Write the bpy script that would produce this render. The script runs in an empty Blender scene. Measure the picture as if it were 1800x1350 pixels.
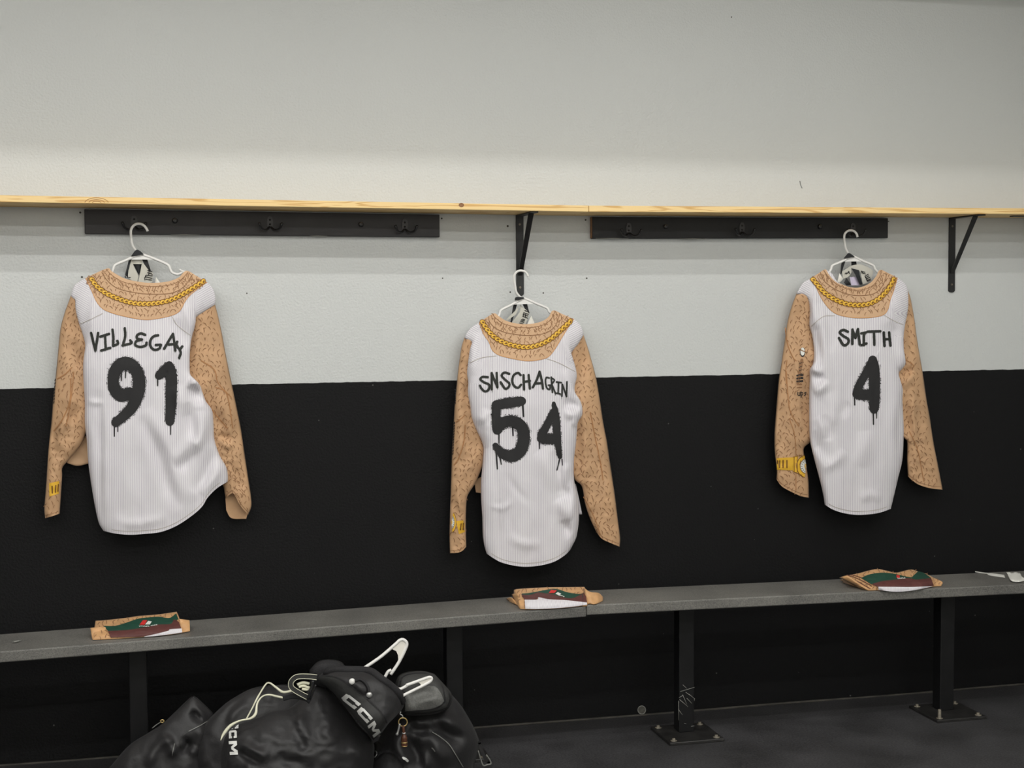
import bpy, bmesh, math, random
import numpy as np
from mathutils import Vector, Matrix

random.seed(7); RNG = np.random.RandomState(11)
SC = bpy.context.scene; COL = SC.collection

# ------------------------------------------------------------------ camera
F = 2500.0; CX, CY = 900.0, 675.0; DW = 4.5; CAMH = 1.392
YAW, PIT, ROL = math.radians(13.91), math.radians(3.21), math.radians(0.36)
def cam_axes():
    cy, sy, cp, sp = math.cos(YAW), math.sin(YAW), math.cos(PIT), math.sin(PIT)
    f = np.array([sy*cp, cy*cp, -sp]); r0 = np.array([cy, -sy, 0.]); d0 = np.cross(f, r0)
    c, s = math.cos(ROL), math.sin(ROL)
    return c*r0 + s*d0, -s*r0 + c*d0, f
AR, AD, AF = cam_axes(); CAM = np.array([0., -DW, CAMH])
cd = bpy.data.cameras.new('camera'); cam = bpy.data.objects.new('camera', cd); COL.objects.link(cam)
cd.sensor_width = 36; cd.lens = F/1800*36; cd.clip_start = .05; cd.clip_end = 50
m = Matrix.Identity(4)
for i in range(3):
    m[i][0] = AR[i]; m[i][1] = -AD[i]; m[i][2] = -AF[i]; m[i][3] = CAM[i]
cam.matrix_world = m; SC.camera = cam

# ------------------------------------------------------------------ world, lamps, exposure
w = bpy.data.worlds.new('world'); SC.world = w; w.use_nodes = True
w.node_tree.nodes['Background'].inputs[0].default_value = (.8, .82, .85, 1)
w.node_tree.nodes['Background'].inputs[1].default_value = .05
SC.view_settings.view_transform = 'Standard'; SC.view_settings.look = 'None'
SC.view_settings.gamma = 1; SC.view_settings.use_curve_mapping = False
SC.view_settings.exposure = -0.19
# four long fluorescent tubes and one added fill tube run parallel to the wall; (y, z, x0, x1, watts, tilt towards wall)
TUBES = [(-1.27, 2.70, -2.5, 3.0, 18, 30), (-1.55, 2.63, -2.5, 3.0, 29, 10),
         (-2.60, 2.70, -2.5, 3.0, 46, 6), (-3.85, 2.70, -2.5, 3.0, 66, 6), (-6.20, 2.70, -2.5, 3.0, 165, -25)]  # last tube is added fill, bounced off the front wall to lift shade
for (ty, tz, x0, x1, pw, tilt) in TUBES:
    ld = bpy.data.lights.new('tube_light', 'AREA'); ld.shape = 'RECTANGLE'; ld.size = x1-x0; ld.size_y = .010
    ld.energy = pw; ld.color = (1.0, .99, .962)
    lo = bpy.data.objects.new('tube_light', ld); COL.objects.link(lo)
    lo.location = ((x0+x1)/2, ty, tz); lo.rotation_euler = (math.radians(tilt), 0, 0)

# ------------------------------------------------------------------ projection helpers
def U(px, py, h):
    """points on the plane y = -h seen at photo pixel (px, py)"""
    px, py, h = np.broadcast_arrays(np.asarray(px, float), np.asarray(py, float), np.asarray(h, float))
    d = AF + ((px-CX)/F)[..., None]*AR + ((py-CY)/F)[..., None]*AD
    t = (-h + DW)/d[..., 1]
    return CAM + d*t[..., None]
def UZ(px, py, z):
    px, py, z = np.broadcast_arrays(np.asarray(px, float), np.asarray(py, float), np.asarray(z, float))
    d = AF + ((px-CX)/F)[..., None]*AR + ((py-CY)/F)[..., None]*AD
    t = (z - CAMH)/d[..., 2]
    return CAM + d*t[..., None]
def T(o, pts):
    """crop coordinates -> photo pixels; o = (x0, y0, scale)"""
    return [(o[0]+p[0]/o[2], o[1]+p[1]/o[2]) + tuple(p[2:]) for p in pts]

# ------------------------------------------------------------------ object helpers
OFF = {}
def thing(name, label, cat, loc, group=None):
    o = bpy.data.objects.new(name, None); COL.objects.link(o); o.empty_display_size = .1
    o.location = loc; OFF[o.name] = Vector(loc)
    o['label'] = label; o['category'] = cat
    if group: o['group'] = group
    return o
def tag(o, label, cat, group=None):
    o['label'] = label; o['category'] = cat
    if group: o['group'] = group
    return o
def mesh(name, verts, faces, mats, parent=None, smooth=True, uv=None, mi=None, origin=None, recalc=True, label=None):
    verts = np.asarray(verts, float)
    if parent is not None: off = OFF[parent.name]
    elif origin is not None: off = Vector(origin)
    else: off = Vector((0, 0, 0))
    me = bpy.data.meshes.new(name)
    me.from_pydata([tuple(v) for v in (verts - np.array(off))], [], [tuple(int(i) for i in f) for f in faces])
    for mt in (mats if isinstance(mats, (list, tuple)) else [mats]): me.materials.append(mt)
    if mi is not None: me.polygons.foreach_set('material_index', np.asarray(mi, np.int32))
    if uv is not None:
        l = me.uv_layers.new(name='UVMap'); idx = np.zeros(len(me.loops), np.int32)
        me.loops.foreach_get('vertex_index', idx); l.data.foreach_set('uv', np.asarray(uv, np.float32)[idx].ravel())
    if recalc:
        bm = bmesh.new(); bm.from_mesh(me); bmesh.ops.recalc_face_normals(bm, faces=bm.faces); bm.to_mesh(me); bm.free()
    if smooth: me.polygons.foreach_set('use_smooth', np.ones(len(me.polygons), bool))
    me.update()
    o = bpy.data.objects.new(name, me); COL.objects.link(o)
    if parent is not None: o.parent = parent; OFF[o.name] = off
    else: o.location = off; OFF[o.name] = off
    if label: o['label'] = label
    return o
def box_vf(x0, x1, y0, y1, z0, z1):
    v = [(x, y, z) for x in (x0, x1) for y in (y0, y1) for z in (z0, z1)]
    f = [(0, 1, 3, 2), (4, 6, 7, 5), (0, 4, 5, 1), (2, 3, 7, 6), (0, 2, 6, 4), (1, 5, 7, 3)]
    return v, f
def hexa(name, c8, mat, parent=None, bevel=0, seg=2, origin=None):
    """box from 8 corners ordered like box_vf, bevelled"""
    _, f = box_vf(0, 1, 0, 1, 0, 1)
    o = mesh(name, c8, f, mat, parent, smooth=False, origin=origin)
    if bevel:
        bm = bmesh.new(); bm.from_mesh(o.data)
        bmesh.ops.bevel(bm, geom=bm.edges[:], offset=bevel, segments=seg, affect='EDGES', profile=.5)
        bm.to_mesh(o.data); bm.free()
    return o
def box(name, x0, x1, y0, y1, z0, z1, mat, parent=None, bevel=0, seg=2, origin=None):
    v, _ = box_vf(x0, x1, y0, y1, z0, z1)
    return hexa(name, v, mat, parent, bevel, seg, origin)
class Acc:
    def __init__(s): s.v = []; s.f = []; s.mi = []; s.n = 0
    def add(s, v, f, mi=0):
        v = np.asarray(v, float); s.v.append(v); s.f += [tuple(i+s.n for i in q) for q in f]; s.mi += [mi]*len(f); s.n += len(v)
    def build(s, name, mats, parent=None, smooth=True, origin=None, label=None, recalc=True):
        return mesh(name, np.concatenate(s.v), s.f, mats, parent, smooth, mi=s.mi, origin=origin, label=label, recalc=recalc)
def cr(pts, n=None, step=None, lin=False):
    """Catmull-Rom through pts, resampled evenly (extra columns are carried along)"""
    p = np.array(pts, float)
    if len(p) == 2 or lin: q = p
    else:
        P = np.vstack([2*p[0]-p[1], p, 2*p[-1]-p[-2]]); out = []
        for i in range(1, len(P)-2):
            t = np.linspace(0, 1, 12, endpoint=False)[:, None]
            a, b, c, d = P[i-1], P[i], P[i+1], P[i+2]
            out.append(.5*((2*b) + (-a+c)*t + (2*a-5*b+4*c-d)*t*t + (-a+3*b-3*c+d)*t**3))
        q = np.vstack(out + [p[-1:]])
    k = 3 if (p.shape[1] == 3 and False) else 2
    dl = np.linalg.norm(np.diff(q[:, :k], axis=0), axis=1)
    if p.shape[1] >= 3 and k == 2 and dl.sum() == 0: dl = np.ones(len(dl))
    s = np.concatenate([[0], np.cumsum(np.maximum(dl, 1e-6))])
    if n is None: n = max(2, int(s[-1]/step)+1)
    u = np.linspace(0, s[-1], n)
    return np.stack([np.interp(u, s, q[:, j]) for j in range(p.shape[1])], 1)
def cr3(pts, n):
    p = np.array(pts, float); P = np.vstack([2*p[0]-p[1], p, 2*p[-1]-p[-2]]); out = []
    for i in range(1, len(P)-2):
        t = np.linspace(0, 1, 8, endpoint=False)[:, None]; a, b, c, d = P[i-1], P[i], P[i+1], P[i+2]
        out.append(.5*((2*b)+(-a+c)*t+(2*a-5*b+4*c-d)*t*t+(-a+3*b-3*c+d)*t**3))
    q = np.vstack(out+[p[-1:]]); s = np.concatenate([[0], np.cumsum(np.linalg.norm(np.diff(q, axis=0), axis=1)+1e-9)])
    u = np.linspace(0, s[-1], n); return np.stack([np.interp(u, s, q[:, j]) for j in range(3)], 1)
def tube_vf(pts, r, n=10, cap=True):
    pts = np.asarray(pts, float); N = len(pts); r = np.broadcast_to(np.asarray(r, float), (N,))
    tan = np.gradient(pts, axis=0); tan /= np.linalg.norm(tan, axis=1)[:, None]+1e-12
    ref = np.array([0., 1, 0]); 
    if abs(tan[0] @ ref) > .9: ref = np.array([1., 0, 0])
    nrm = np.cross(tan[0], ref); nrm /= np.linalg.norm(nrm); V = []
    for i in range(N):
        nrm = nrm - tan[i]*(nrm @ tan[i]); nrm /= np.linalg.norm(nrm)+1e-12; b = np.cross(tan[i], nrm)
        a = np.linspace(0, 2*math.pi, n, endpoint=False)
        V.append(pts[i] + r[i]*(np.cos(a)[:, None]*nrm + np.sin(a)[:, None]*b))
    V = np.concatenate(V); Fc = [(i*n+j, i*n+(j+1) % n, (i+1)*n+(j+1) % n, (i+1)*n+j) for i in range(N-1) for j in range(n)]
    if cap: Fc += [tuple(range(n))[::-1], tuple((N-1)*n+j for j in range(n))]
    return V, Fc
def tube(name, pts, r, mat, parent=None, n=10, origin=None, label=None):
    v, f = tube_vf(pts, r, n); return mesh(name, v, f, mat, parent, origin=origin, label=label)

# ------------------------------------------------------------------ materials
def C(r, g, b):
    f = lambda c: (c/255/12.92 if c/255 <= .04045 else ((c/255+.055)/1.055)**2.4)
    return (f(r), f(g), f(b), 1)
def mat(name, col, rough=.6, spec=.5, noise=None, bump=None, sheen=0, metal=0):
    """noise = (scale, amount of colour variation); bump = (scale, strength, distance)"""
    mt = bpy.data.materials.new(name); mt.use_nodes = True; nt = mt.node_tree; b = nt.nodes['Principled BSDF']
    b.inputs['Base Color'].default_value = col; b.inputs['Roughness'].default_value = rough
    b.inputs['Specular IOR Level'].default_value = spec; b.inputs['Metallic'].default_value = metal
    if sheen: b.inputs['Sheen Weight'].default_value = sheen; b.inputs['Sheen Roughness'].default_value = .4
    tc = nt.nodes.new('ShaderNodeTexCoord')
    if noise:
        n = nt.nodes.new('ShaderNodeTexNoise'); n.inputs['Scale'].default_value = noise[0]; n.inputs['Detail'].default_value = 4
        nt.links.new(tc.outputs['Object'], n.inputs['Vector'])
        rp = nt.nodes.new('ShaderNodeMapRange'); rp.inputs[1].default_value = .3; rp.inputs[2].default_value = .7
        rp.inputs[3].default_value = 1-noise[1]; rp.inputs[4].default_value = 1+noise[1]
        nt.links.new(n.outputs['Fac'], rp.inputs[0])
        mx = nt.nodes.new('ShaderNodeVectorMath'); mx.operation = 'SCALE'; mx.inputs[0].default_value = col[:3]
        nt.links.new(rp.outputs[0], mx.inputs['Scale']); nt.links.new(mx.outputs[0], b.inputs['Base Color'])
    if bump:
        n = nt.nodes.new('ShaderNodeTexNoise'); n.inputs['Scale'].default_value = bump[0]; n.inputs['Detail'].default_value = 3
        nt.links.new(tc.outputs['Object'], n.inputs['Vector'])
        bp = nt.nodes.new('ShaderNodeBump'); bp.inputs['Strength'].default_value = bump[1]; bp.inputs['Distance'].default_value = bump[2]
        nt.links.new(n.outputs['Fac'], bp.inputs['Height']); nt.links.new(bp.outputs[0], b.inputs['Normal'])
    return mt
M = {}
M['white_plastic'] = mat('white_plastic', C(232, 230, 226), .35)
M['black_metal'] = mat('black_metal', C(22, 22, 23), .45, bump=(300, .1, .001))
M['steel'] = mat('steel', C(120, 112, 100), .45, metal=.8)
M['hook_plate'] = mat('hook_plate', C(58, 56, 58), .45)
M['hook_black'] = mat('hook_black', C(24, 24, 26), .35)
M['board_black'] = mat('board_black', C(45, 43, 45), .55, noise=(9, .2), bump=(40, .25, .003))
M['board_jet'] = mat('board_jet', C(24, 24, 26), .6, noise=(9, .2), bump=(40, .25, .003))
M['raw_wood'] = mat('raw_wood', C(140, 100, 65), .7, noise=(60, .2))
M['tan'] = mat('tan_fabric', C(206, 169, 133), .75, noise=(7, .07), bump=(500, .25, .0008), sheen=.15)
M['tan_sleeve'] = mat('tan_sleeve_fabric', C(194, 155, 117), .7, noise=(13, .13), bump=(500, .25, .0008), sheen=.12)
M['tan2'] = mat('tan_shiny_fabric', C(202, 156, 108), .55, noise=(40, .14), bump=(300, .25, .001), sheen=.1)
M['hatch'] = mat('hatch_brown', C(146, 108, 76), .85)
M['muscle'] = mat('muscle_line', C(170, 122, 80), .85)
M['muscle_fill'] = mat('muscle_fill', C(205, 148, 88), .8)
M['ink'] = mat('ink_black', C(31, 30, 31), .75)
M['ink2'] = mat('ink_greenish_black', C(35, 37, 32), .75)
M['gold'] = mat('gold_print', C(226, 176, 50), .6)
M['gold_dark'] = mat('gold_dark_print', C(122, 80, 22), .7)
M['gold_light'] = mat('gold_light_print', C(240, 200, 96), .6)
M['seam'] = mat('seam_thread', C(178, 170, 160), .85)
M['band_grey'] = mat('band_grey', C(196, 193, 182), .8, bump=(300, .2, .001))
M['band_white'] = mat('band_white', C(236, 232, 222), .75)
M['band_black'] = mat('band_black', C(24, 25, 28), .7)
M['lilac'] = mat('lilac_cloth', C(206, 196, 216), .8)
M['green'] = mat('green_fabric', C(18, 66, 50), .7, noise=(60, .15), bump=(500, .2, .0006))
M['brown'] = mat('brown_fabric', C(88, 46, 42), .65, noise=(60, .15), bump=(500, .2, .0006))
M['red'] = mat('red_print', C(205, 45, 42), .7)
M['print_white'] = mat('white_print', C(225, 225, 218), .7)
M['nylon'] = mat('black_nylon', C(38, 37, 38), .52, spec=.4, noise=(14, .12), bump=(150, .3, .002), sheen=.06)
M['nylon2'] = mat('dark_grey_nylon', C(56, 56, 55), .65, spec=.3, noise=(30, .12), bump=(200, .3, .002))
M['mesh_grey'] = mat('mesh_grey', C(100, 100, 97), .6, noise=(300, .25), bump=(600, .5, .002))
M['roll'] = mat('black_knit', C(28, 27, 29), .8, bump=(220, .5, .003))
M['cream'] = mat('cream_lace', C(226, 224, 200), .8, bump=(300, .3, .001))
M['grey_piping'] = mat('grey_piping', C(120, 120, 116), .5)
M['silver'] = mat('silver_snap', C(190, 190, 188), .3, metal=.7)
M['brass'] = mat('brass_ring', C(190, 165, 110), .35, metal=.7)
M['charm'] = mat('brown_charm', C(84, 50, 34), .3)
M['letter_white'] = mat('letter_white', C(226, 226, 222), .5)
M['paper'] = mat('white_paper', C(226, 225, 218), .7)
M['wall_hole'] = mat('wall_hole', C(66, 63, 58), .9)
M['dark_hole'] = mat('dark_hole', C(26, 25, 24), .9)
M['pale_chip'] = mat('pale_chip', C(150, 150, 144), .7)
M['plug'] = mat('grey_plug', C(88, 86, 80), .6, noise=(90, .3))
M['ceiling_white'] = mat('ceiling_white', C(225, 224, 218), .9)
M['plain_grey'] = mat('plain_grey_paint', C(203, 205, 203), .5)
M['lamp_white'] = mat('lamp_white', C(235, 235, 232), .5)

def wall_material():
    mt = bpy.data.materials.new('two_tone_wall_paint'); mt.use_nodes = True; nt = mt.node_tree; b = nt.nodes['Principled BSDF']
    N = nt.nodes.new; L = nt.links.new
    tc = N('ShaderNodeTexCoord'); sx = N('ShaderNodeSeparateXYZ'); L(tc.outputs['Object'], sx.inputs[0])
    n1 = N('ShaderNodeTexNoise'); n1.inputs['Scale'].default_value = 22; n1.inputs['Detail'].default_value = 3; L(tc.outputs['Object'], n1.inputs['Vector'])
    a = N('ShaderNodeMath'); a.operation = 'MULTIPLY_ADD'; L(n1.outputs['Fac'], a.inputs[0]); a.inputs[1].default_value = .006; L(sx.outputs['Z'], a.inputs[2])
    cmp = N('ShaderNodeMapRange'); cmp.inputs[1].default_value = PAINT_Z+.003-.0006; cmp.inputs[2].default_value = PAINT_Z+.003+.0006; L(a.outputs[0], cmp.inputs[0])
    # grey paint with slight blotches, black paint with pale chips
    n2 = N('ShaderNodeTexNoise'); n2.inputs['Scale'].default_value = 1.6; n2.inputs['Detail'].default_value = 5; L(tc.outputs['Object'], n2.inputs['Vector'])
    g = N('ShaderNodeMix'); g.data_type = 'RGBA'; g.inputs[6].default_value = C(196, 198, 197); g.inputs[7].default_value = C(203, 205, 203); L(n2.outputs['Fac'], g.inputs[0])
    v = N('ShaderNodeTexVoronoi'); v.voronoi_dimensions = '2D'; v.inputs['Scale'].default_value = 6.; v.inputs['Randomness'].default_value = 1; cxz = N('ShaderNodeCombineXYZ'); L(sx.outputs['X'], cxz.inputs[0]); L(sx.outputs['Z'], cxz.inputs[1]); L(cxz.outputs[0], v.inputs['Vector'])
    vs = N('ShaderNodeSeparateColor'); L(v.outputs['Color'], vs.inputs[0])
    th = N('ShaderNodeMath'); th.operation = 'POWER'; L(vs.outputs[0], th.inputs[0]); th.inputs[1].default_value = 4.0
    th2 = N('ShaderNodeMath'); th2.operation = 'MULTIPLY'; L(th.outputs[0], th2.inputs[0]); th2.inputs[1].default_value = .017; th = th2
    lt = N('ShaderNodeMath'); lt.operation = 'LESS_THAN'; L(v.outputs['Distance'], lt.inputs[0]); L(th.outputs[0], lt.inputs[1])
    bk = N('ShaderNodeMix'); bk.data_type = 'RGBA'; bk.inputs[6].default_value = C(17, 17, 18); bk.inputs[7].default_value = C(92, 92, 90); L(lt.outputs[0], bk.inputs[0])
    mx = N('ShaderNodeMix'); mx.data_type = 'RGBA'; L(cmp.outputs[0], mx.inputs[0]); L(bk.outputs[2], mx.inputs[6]); L(g.outputs[2], mx.inputs[7])
    L(mx.outputs[2], b.inputs['Base Color'])
    rr = N('ShaderNodeMapRange'); L(cmp.outputs[0], rr.inputs[0]); rr.inputs[3].default_value = .62; rr.inputs[4].default_value = .33; L(rr.outputs[0], b.inputs['Roughness'])
    sp = N('ShaderNodeMapRange'); L(cmp.outputs[0], sp.inputs[0]); sp.inputs[3].default_value = .18; sp.inputs[4].default_value = .45; L(sp.outputs[0], b.inputs['Specular IOR Level'])
    n3 = N('ShaderNodeTexNoise'); n3.inputs['Scale'].default_value = 135; n3.inputs['Detail'].default_value = 2.5; L(tc.outputs['Object'], n3.inputs['Vector'])
    n4 = N('ShaderNodeTexNoise'); n4.inputs['Scale'].default_value = 9; n4.inputs['Detail'].default_value = 2; L(tc.outputs['Object'], n4.inputs['Vector'])
    ad = N('ShaderNodeMath'); ad.operation = 'MULTIPLY_ADD'; L(n4.outputs['Fac'], ad.inputs[0]); ad.inputs[1].default_value = .45; L(n3.outputs['Fac'], ad.inputs[2])
    bp = N('ShaderNodeBump'); bp.inputs['Strength'].default_value = .38; bp.inputs['Distance'].default_value = .004; L(ad.outputs[0], bp.inputs['Height']); L(bp.outputs[0], b.inputs['Normal'])
    return mt
def fabric_white():
    mt = bpy.data.materials.new('white_pinstripe_fabric'); mt.use_nodes = True; nt = mt.node_tree; b = nt.nodes['Principled BSDF']
    N = nt.nodes.new; L = nt.links.new
    uv = N('ShaderNodeUVMap'); sx = N('ShaderNodeSeparateXYZ'); L(uv.outputs[0], sx.inputs[0])
    ml = N('ShaderNodeMath'); ml.operation = 'MULTIPLY'; L(sx.outputs['X'], ml.inputs[0]); ml.inputs[1].default_value = 50*2*math.pi
    sn = N('ShaderNodeMath'); sn.operation = 'SINE'; L(ml.outputs[0], sn.inputs[0])
    rp = N('ShaderNodeMapRange'); rp.inputs[1].default_value = .35; rp.inputs[2].default_value = .95; L(sn.outputs[0], rp.inputs[0])
    mx = N('ShaderNodeMix'); mx.data_type = 'RGBA'; L(rp.outputs[0], mx.inputs[0]); mx.inputs[6].default_value = C(224, 222, 224); mx.inputs[7].default_value = C(184, 174, 188)
    L(mx.outputs[2], b.inputs['Base Color']); b.inputs['Roughness'].default_value = .7
    b.inputs['Sheen Weight'].default_value = .1
    tc = N('ShaderNodeTexCoord'); n = N('ShaderNodeTexNoise'); n.inputs['Scale'].default_value = 28; n.inputs['Detail'].default_value = 4; L(tc.outputs['Object'], n.inputs['Vector'])
    bp = N('ShaderNodeBump'); bp.inputs['Strength'].default_value = .16; bp.inputs['Distance'].default_value = .006; L(n.outputs['Fac'], bp.inputs['Height']); L(bp.outputs[0], b.inputs['Normal'])
    return mt
def speckle(name, c0, c1, scale, rough, bump, bs=None):
    mt = bpy.data.materials.new(name); mt.use_nodes = True; nt = mt.node_tree; b = nt.nodes['Principled BSDF']
    N = nt.nodes.new; L = nt.links.new; tc = N('ShaderNodeTexCoord')
    n = N('ShaderNodeTexNoise'); n.inputs['Scale'].default_value = scale; n.inputs['Detail'].default_value = 5; n.inputs['Roughness'].default_value = .7; L(tc.outputs['Object'], n.inputs['Vector'])
    n2 = N('ShaderNodeTexNoise'); n2.inputs['Scale'].default_value = 5; n2.inputs['Detail'].default_value = 5; L(tc.outputs['Object'], n2.inputs['Vector'])
    ad = N('ShaderNodeMath'); ad.operation = 'MULTIPLY_ADD'; L(n2.outputs['Fac'], ad.inputs[0]); ad.inputs[1].default_value = .5; L(n.outputs['Fac'], ad.inputs[2])
    r = N('ShaderNodeMapRange'); r.inputs[1].default_value = .55; r.inputs[2].default_value = .95; L(ad.outputs[0], r.inputs[0])
    mx = N('ShaderNodeMix'); mx.data_type = 'RGBA'; L(r.outputs[0], mx.inputs[0]); mx.inputs[6].default_value = c0; mx.inputs[7].default_value = c1
    L(mx.outputs[2], b.inputs['Base Color']); b.inputs['Roughness'].default_value = rough
    bp = N('ShaderNodeBump'); bp.inputs['Strength'].default_value = bump; bp.inputs['Distance'].default_value = .002; L(n.outputs['Fac'], bp.inputs['Height']); L(bp.outputs[0], b.inputs['Normal'])
    return mt
def pine():
    mt = bpy.data.materials.new('pine_wood'); mt.use_nodes = True; nt = mt.node_tree; b = nt.nodes['Principled BSDF']
    N = nt.nodes.new; L = nt.links.new; tc = N('ShaderNodeTexCoord'); mp = N('ShaderNodeMapping'); mp.inputs['Scale'].default_value = (1.1, 9, 26); L(tc.outputs['Object'], mp.inputs[0])
    n = N('ShaderNodeTexNoise'); n.inputs['Scale'].default_value = 1.6; n.inputs['Detail'].default_value = 3; n.inputs['Distortion'].default_value = .6; L(mp.outputs[0], n.inputs['Vector'])
    ml = N('ShaderNodeMath'); ml.operation = 'MULTIPLY'; L(n.outputs['Fac'], ml.inputs[0]); ml.inputs[1].default_value = 46
    sn = N('ShaderNodeMath'); sn.operation = 'SINE'; L(ml.outputs[0], sn.inputs[0])
    r = N('ShaderNodeMapRange'); r.inputs[1].default_value = .2; r.inputs[2].default_value = 1; L(sn.outputs[0], r.inputs[0])
    mx = N('ShaderNodeMix'); mx.data_type = 'RGBA'; L(r.outputs[0], mx.inputs[0]); mx.inputs[6].default_value = C(238, 206, 146); mx.inputs[7].default_value = C(212, 168, 102)
    L(mx.outputs[2], b.inputs['Base Color']); b.inputs['Roughness'].default_value = .6
    return mt
PAINT_Z = 1.148
M['wall'] = wall_material(); M['white'] = fabric_white(); M['pine'] = pine()
M['floor'] = speckle('black_rubber_floor', C(27, 26, 26), C(74, 73, 75), 150, .6, .6)
M['bench'] = speckle('grey_speckled_bench', C(76, 75, 73), C(132, 130, 124), 260, .5, .4)

# ------------------------------------------------------------------ setting
XL, XR, YB, ZC = -3.3, 3.12, -7.0, 2.78
def struct(o): o['kind'] = 'structure'; return o
wall = struct(box('wall_back', XL, XR, 0, .15, 0, ZC, M['wall']))
struct(box('floor', XL-.15, XR+.15, YB-.15, .15, -.1, 0, M['floor']))
struct(box('ceiling', XL-.15, XR+.15, YB-.15, .15, ZC, ZC+.1, M['ceiling_white']))
struct(box('wall_left', XL-.15, XL, YB, 0, 0, ZC, M['wall']))
struct(box('wall_right', XR, XR+.15, YB, 0, 0, ZC, M['plain_grey']))
struct(box('wall_front', XL, XR, YB-.15, YB, 0, ZC, M['ceiling_white']))
# fixture housings over the tubes: the near one has a skirt on the wall side
def housing(x0, x1, y0, y1, ztop, skirt_z, label):
    e = thing('ceiling_light', label, 'ceiling light', ((x0+x1)/2, (y0+y1)/2, ztop))
    box('pan', x0, x1, y0, y1, ztop-.02, ztop, M['lamp_white'], e)
    if skirt_z: box('skirt', x0, x1, y1-.006, y1, skirt_z, ztop-.02, M['lamp_white'], e)
housing(-2.55, 3.05, -1.65, -1.065, ZC, 2.567, 'twin tube ceiling light nearest the jersey wall')
housing(-2.55, 3.05, -2.68, -2.52, ZC, None, 'single tube ceiling light in the middle of the room')
housing(-2.55, 3.05, -3.93, -3.77, ZC, None, 'single tube ceiling light above the camera side of the room')
housing(-2.55, 3.05, -6.28, -6.12, ZC, None, 'added fill tube light at the room end farthest from the jersey wall')  # unseen housing for the added fill tube

tb = mesh('trim_1', *tube_vf([(x, -.001+.0008*math.sin(x*9), .002+.0012*math.sin(x*7)) for x in np.linspace(XL+.01, XR-.01, 120)], .0042, 6), mat('floor_sealant', C(66, 63, 58), .7, noise=(12, .5))); struct(tb)
# small marks on the wall
def disc_vf(px, py, r, h, th=.002, n=14):
    c = U(px, py, h); a = np.linspace(0, 2*math.pi, n, endpoint=False)
    ring = np.stack([c[0]+r*np.cos(a), np.full(n, c[1]), c[2]+r*np.sin(a)], 1); back = ring.copy(); back[:, 1] += th
    return np.vstack([ring, back]), [tuple(range(n))] + [(i, (i+1) % n, n+(i+1) % n, n+i) for i in range(n)]
for (x, y, r) in ((141, 373.5, 2.4), (776.5, 384, 2.1), (892.5, 397.5, 2.6), (1029.5, 386.5, 2.2), (778, 489, 1.6), (897, 513.5, 2.0), (955, 515, 1.9), (1031.5, 489, 2.0),
                  (144, 487, 2.3), (1562, 389, 1.6), (434, 515.5, 1.6), (1286, 30, 1.5)):
    v, f = disc_vf(x, y, r*.0013, .0008); mesh('nail_hole', v, f, M['wall_hole'], wall, smooth=False)
pl = thing('wall_plug', 'small round grey plug low on the black wall near the floor', 'wall plug', tuple(U(1128, 1248, 0)))
v, f = disc_vf(1128, 1248, .0125, .004, .004, 20); mesh('cap', v, f, M['plug'], pl, smooth=False)
tube('rim', [U(1128+6.8*math.cos(a), 1248+7.2*math.sin(a), .004) for a in np.linspace(0, 2*math.pi, 25)], .0013, M['pale_chip'], pl, 6)
for pts in ([(1406, 318), (1407, 324), (1410, 331)],):
    P = cr(pts, 8); tube('scratch', U(P[:, 0], P[:, 1], .001), .0009, M['dark_hole'], wall, 5)

# ------------------------------------------------------------------ shelf, brackets, hook boards
SD = .205; ST = .0195
def shelf(x0, x1, pyA, pxA, pyB, pxB, label):
    za = U(pxA, pyA, SD)[2]; zb = U(pxB, pyB, SD)[2]; xa = U(pxA, pyA, SD)[0]; xb = U(pxB, pyB, SD)[0]
    zz = lambda x: za + (zb-za)*(x-xa)/(xb-xa)
    c = [(x, y, zz(x)+dz) for x in (x0, x1) for y in (-SD, -.001) for dz in (-ST, 0)]
    o = hexa('shelf_board', c, M['pine'], bevel=.0012, seg=1, origin=(x0, -SD, zz(x0)-ST)); tag(o, label, 'shelf', 'pine shelf boards'); return o, zz
xj = U(1035, 362, SD)[0]
shL, zL = shelf(XL+.01, xj-.0008, 343.0, 0, 361.3, 1035, 'long pine shelf board with a dark knot, left of the shelf joint')
shR, zR = shelf(xj+.0008, XR-.002, 361.3, 1035, 366.2, 1800, 'pine shelf board running from the joint to the right edge')
P = U(811, 360.5, SD+.0006); a = np.linspace(0, 2*math.pi, 16, endpoint=False)
mesh('knot', np.stack([P[0]+.0085*np.cos(a), np.full(16, P[1]), P[2]+.0065*np.sin(a)], 1), [tuple(range(16))], M['raw_wood'], shL, smooth=False, recalc=False)
P = U(170, 352, SD+.0006)
for k, rr in enumerate((.030, .020, .011)):
    tube('knot', [(P[0]+rr*1.1*math.cos(t), P[1], P[2]-.0078+rr*.5*math.sin(t)) for t in np.linspace(.12, math.pi-.12, 14)], .0007, M['muscle'], shL, 5)
def zS(x): return (zL(x) if x < xj else zR(x)) - ST

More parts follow.
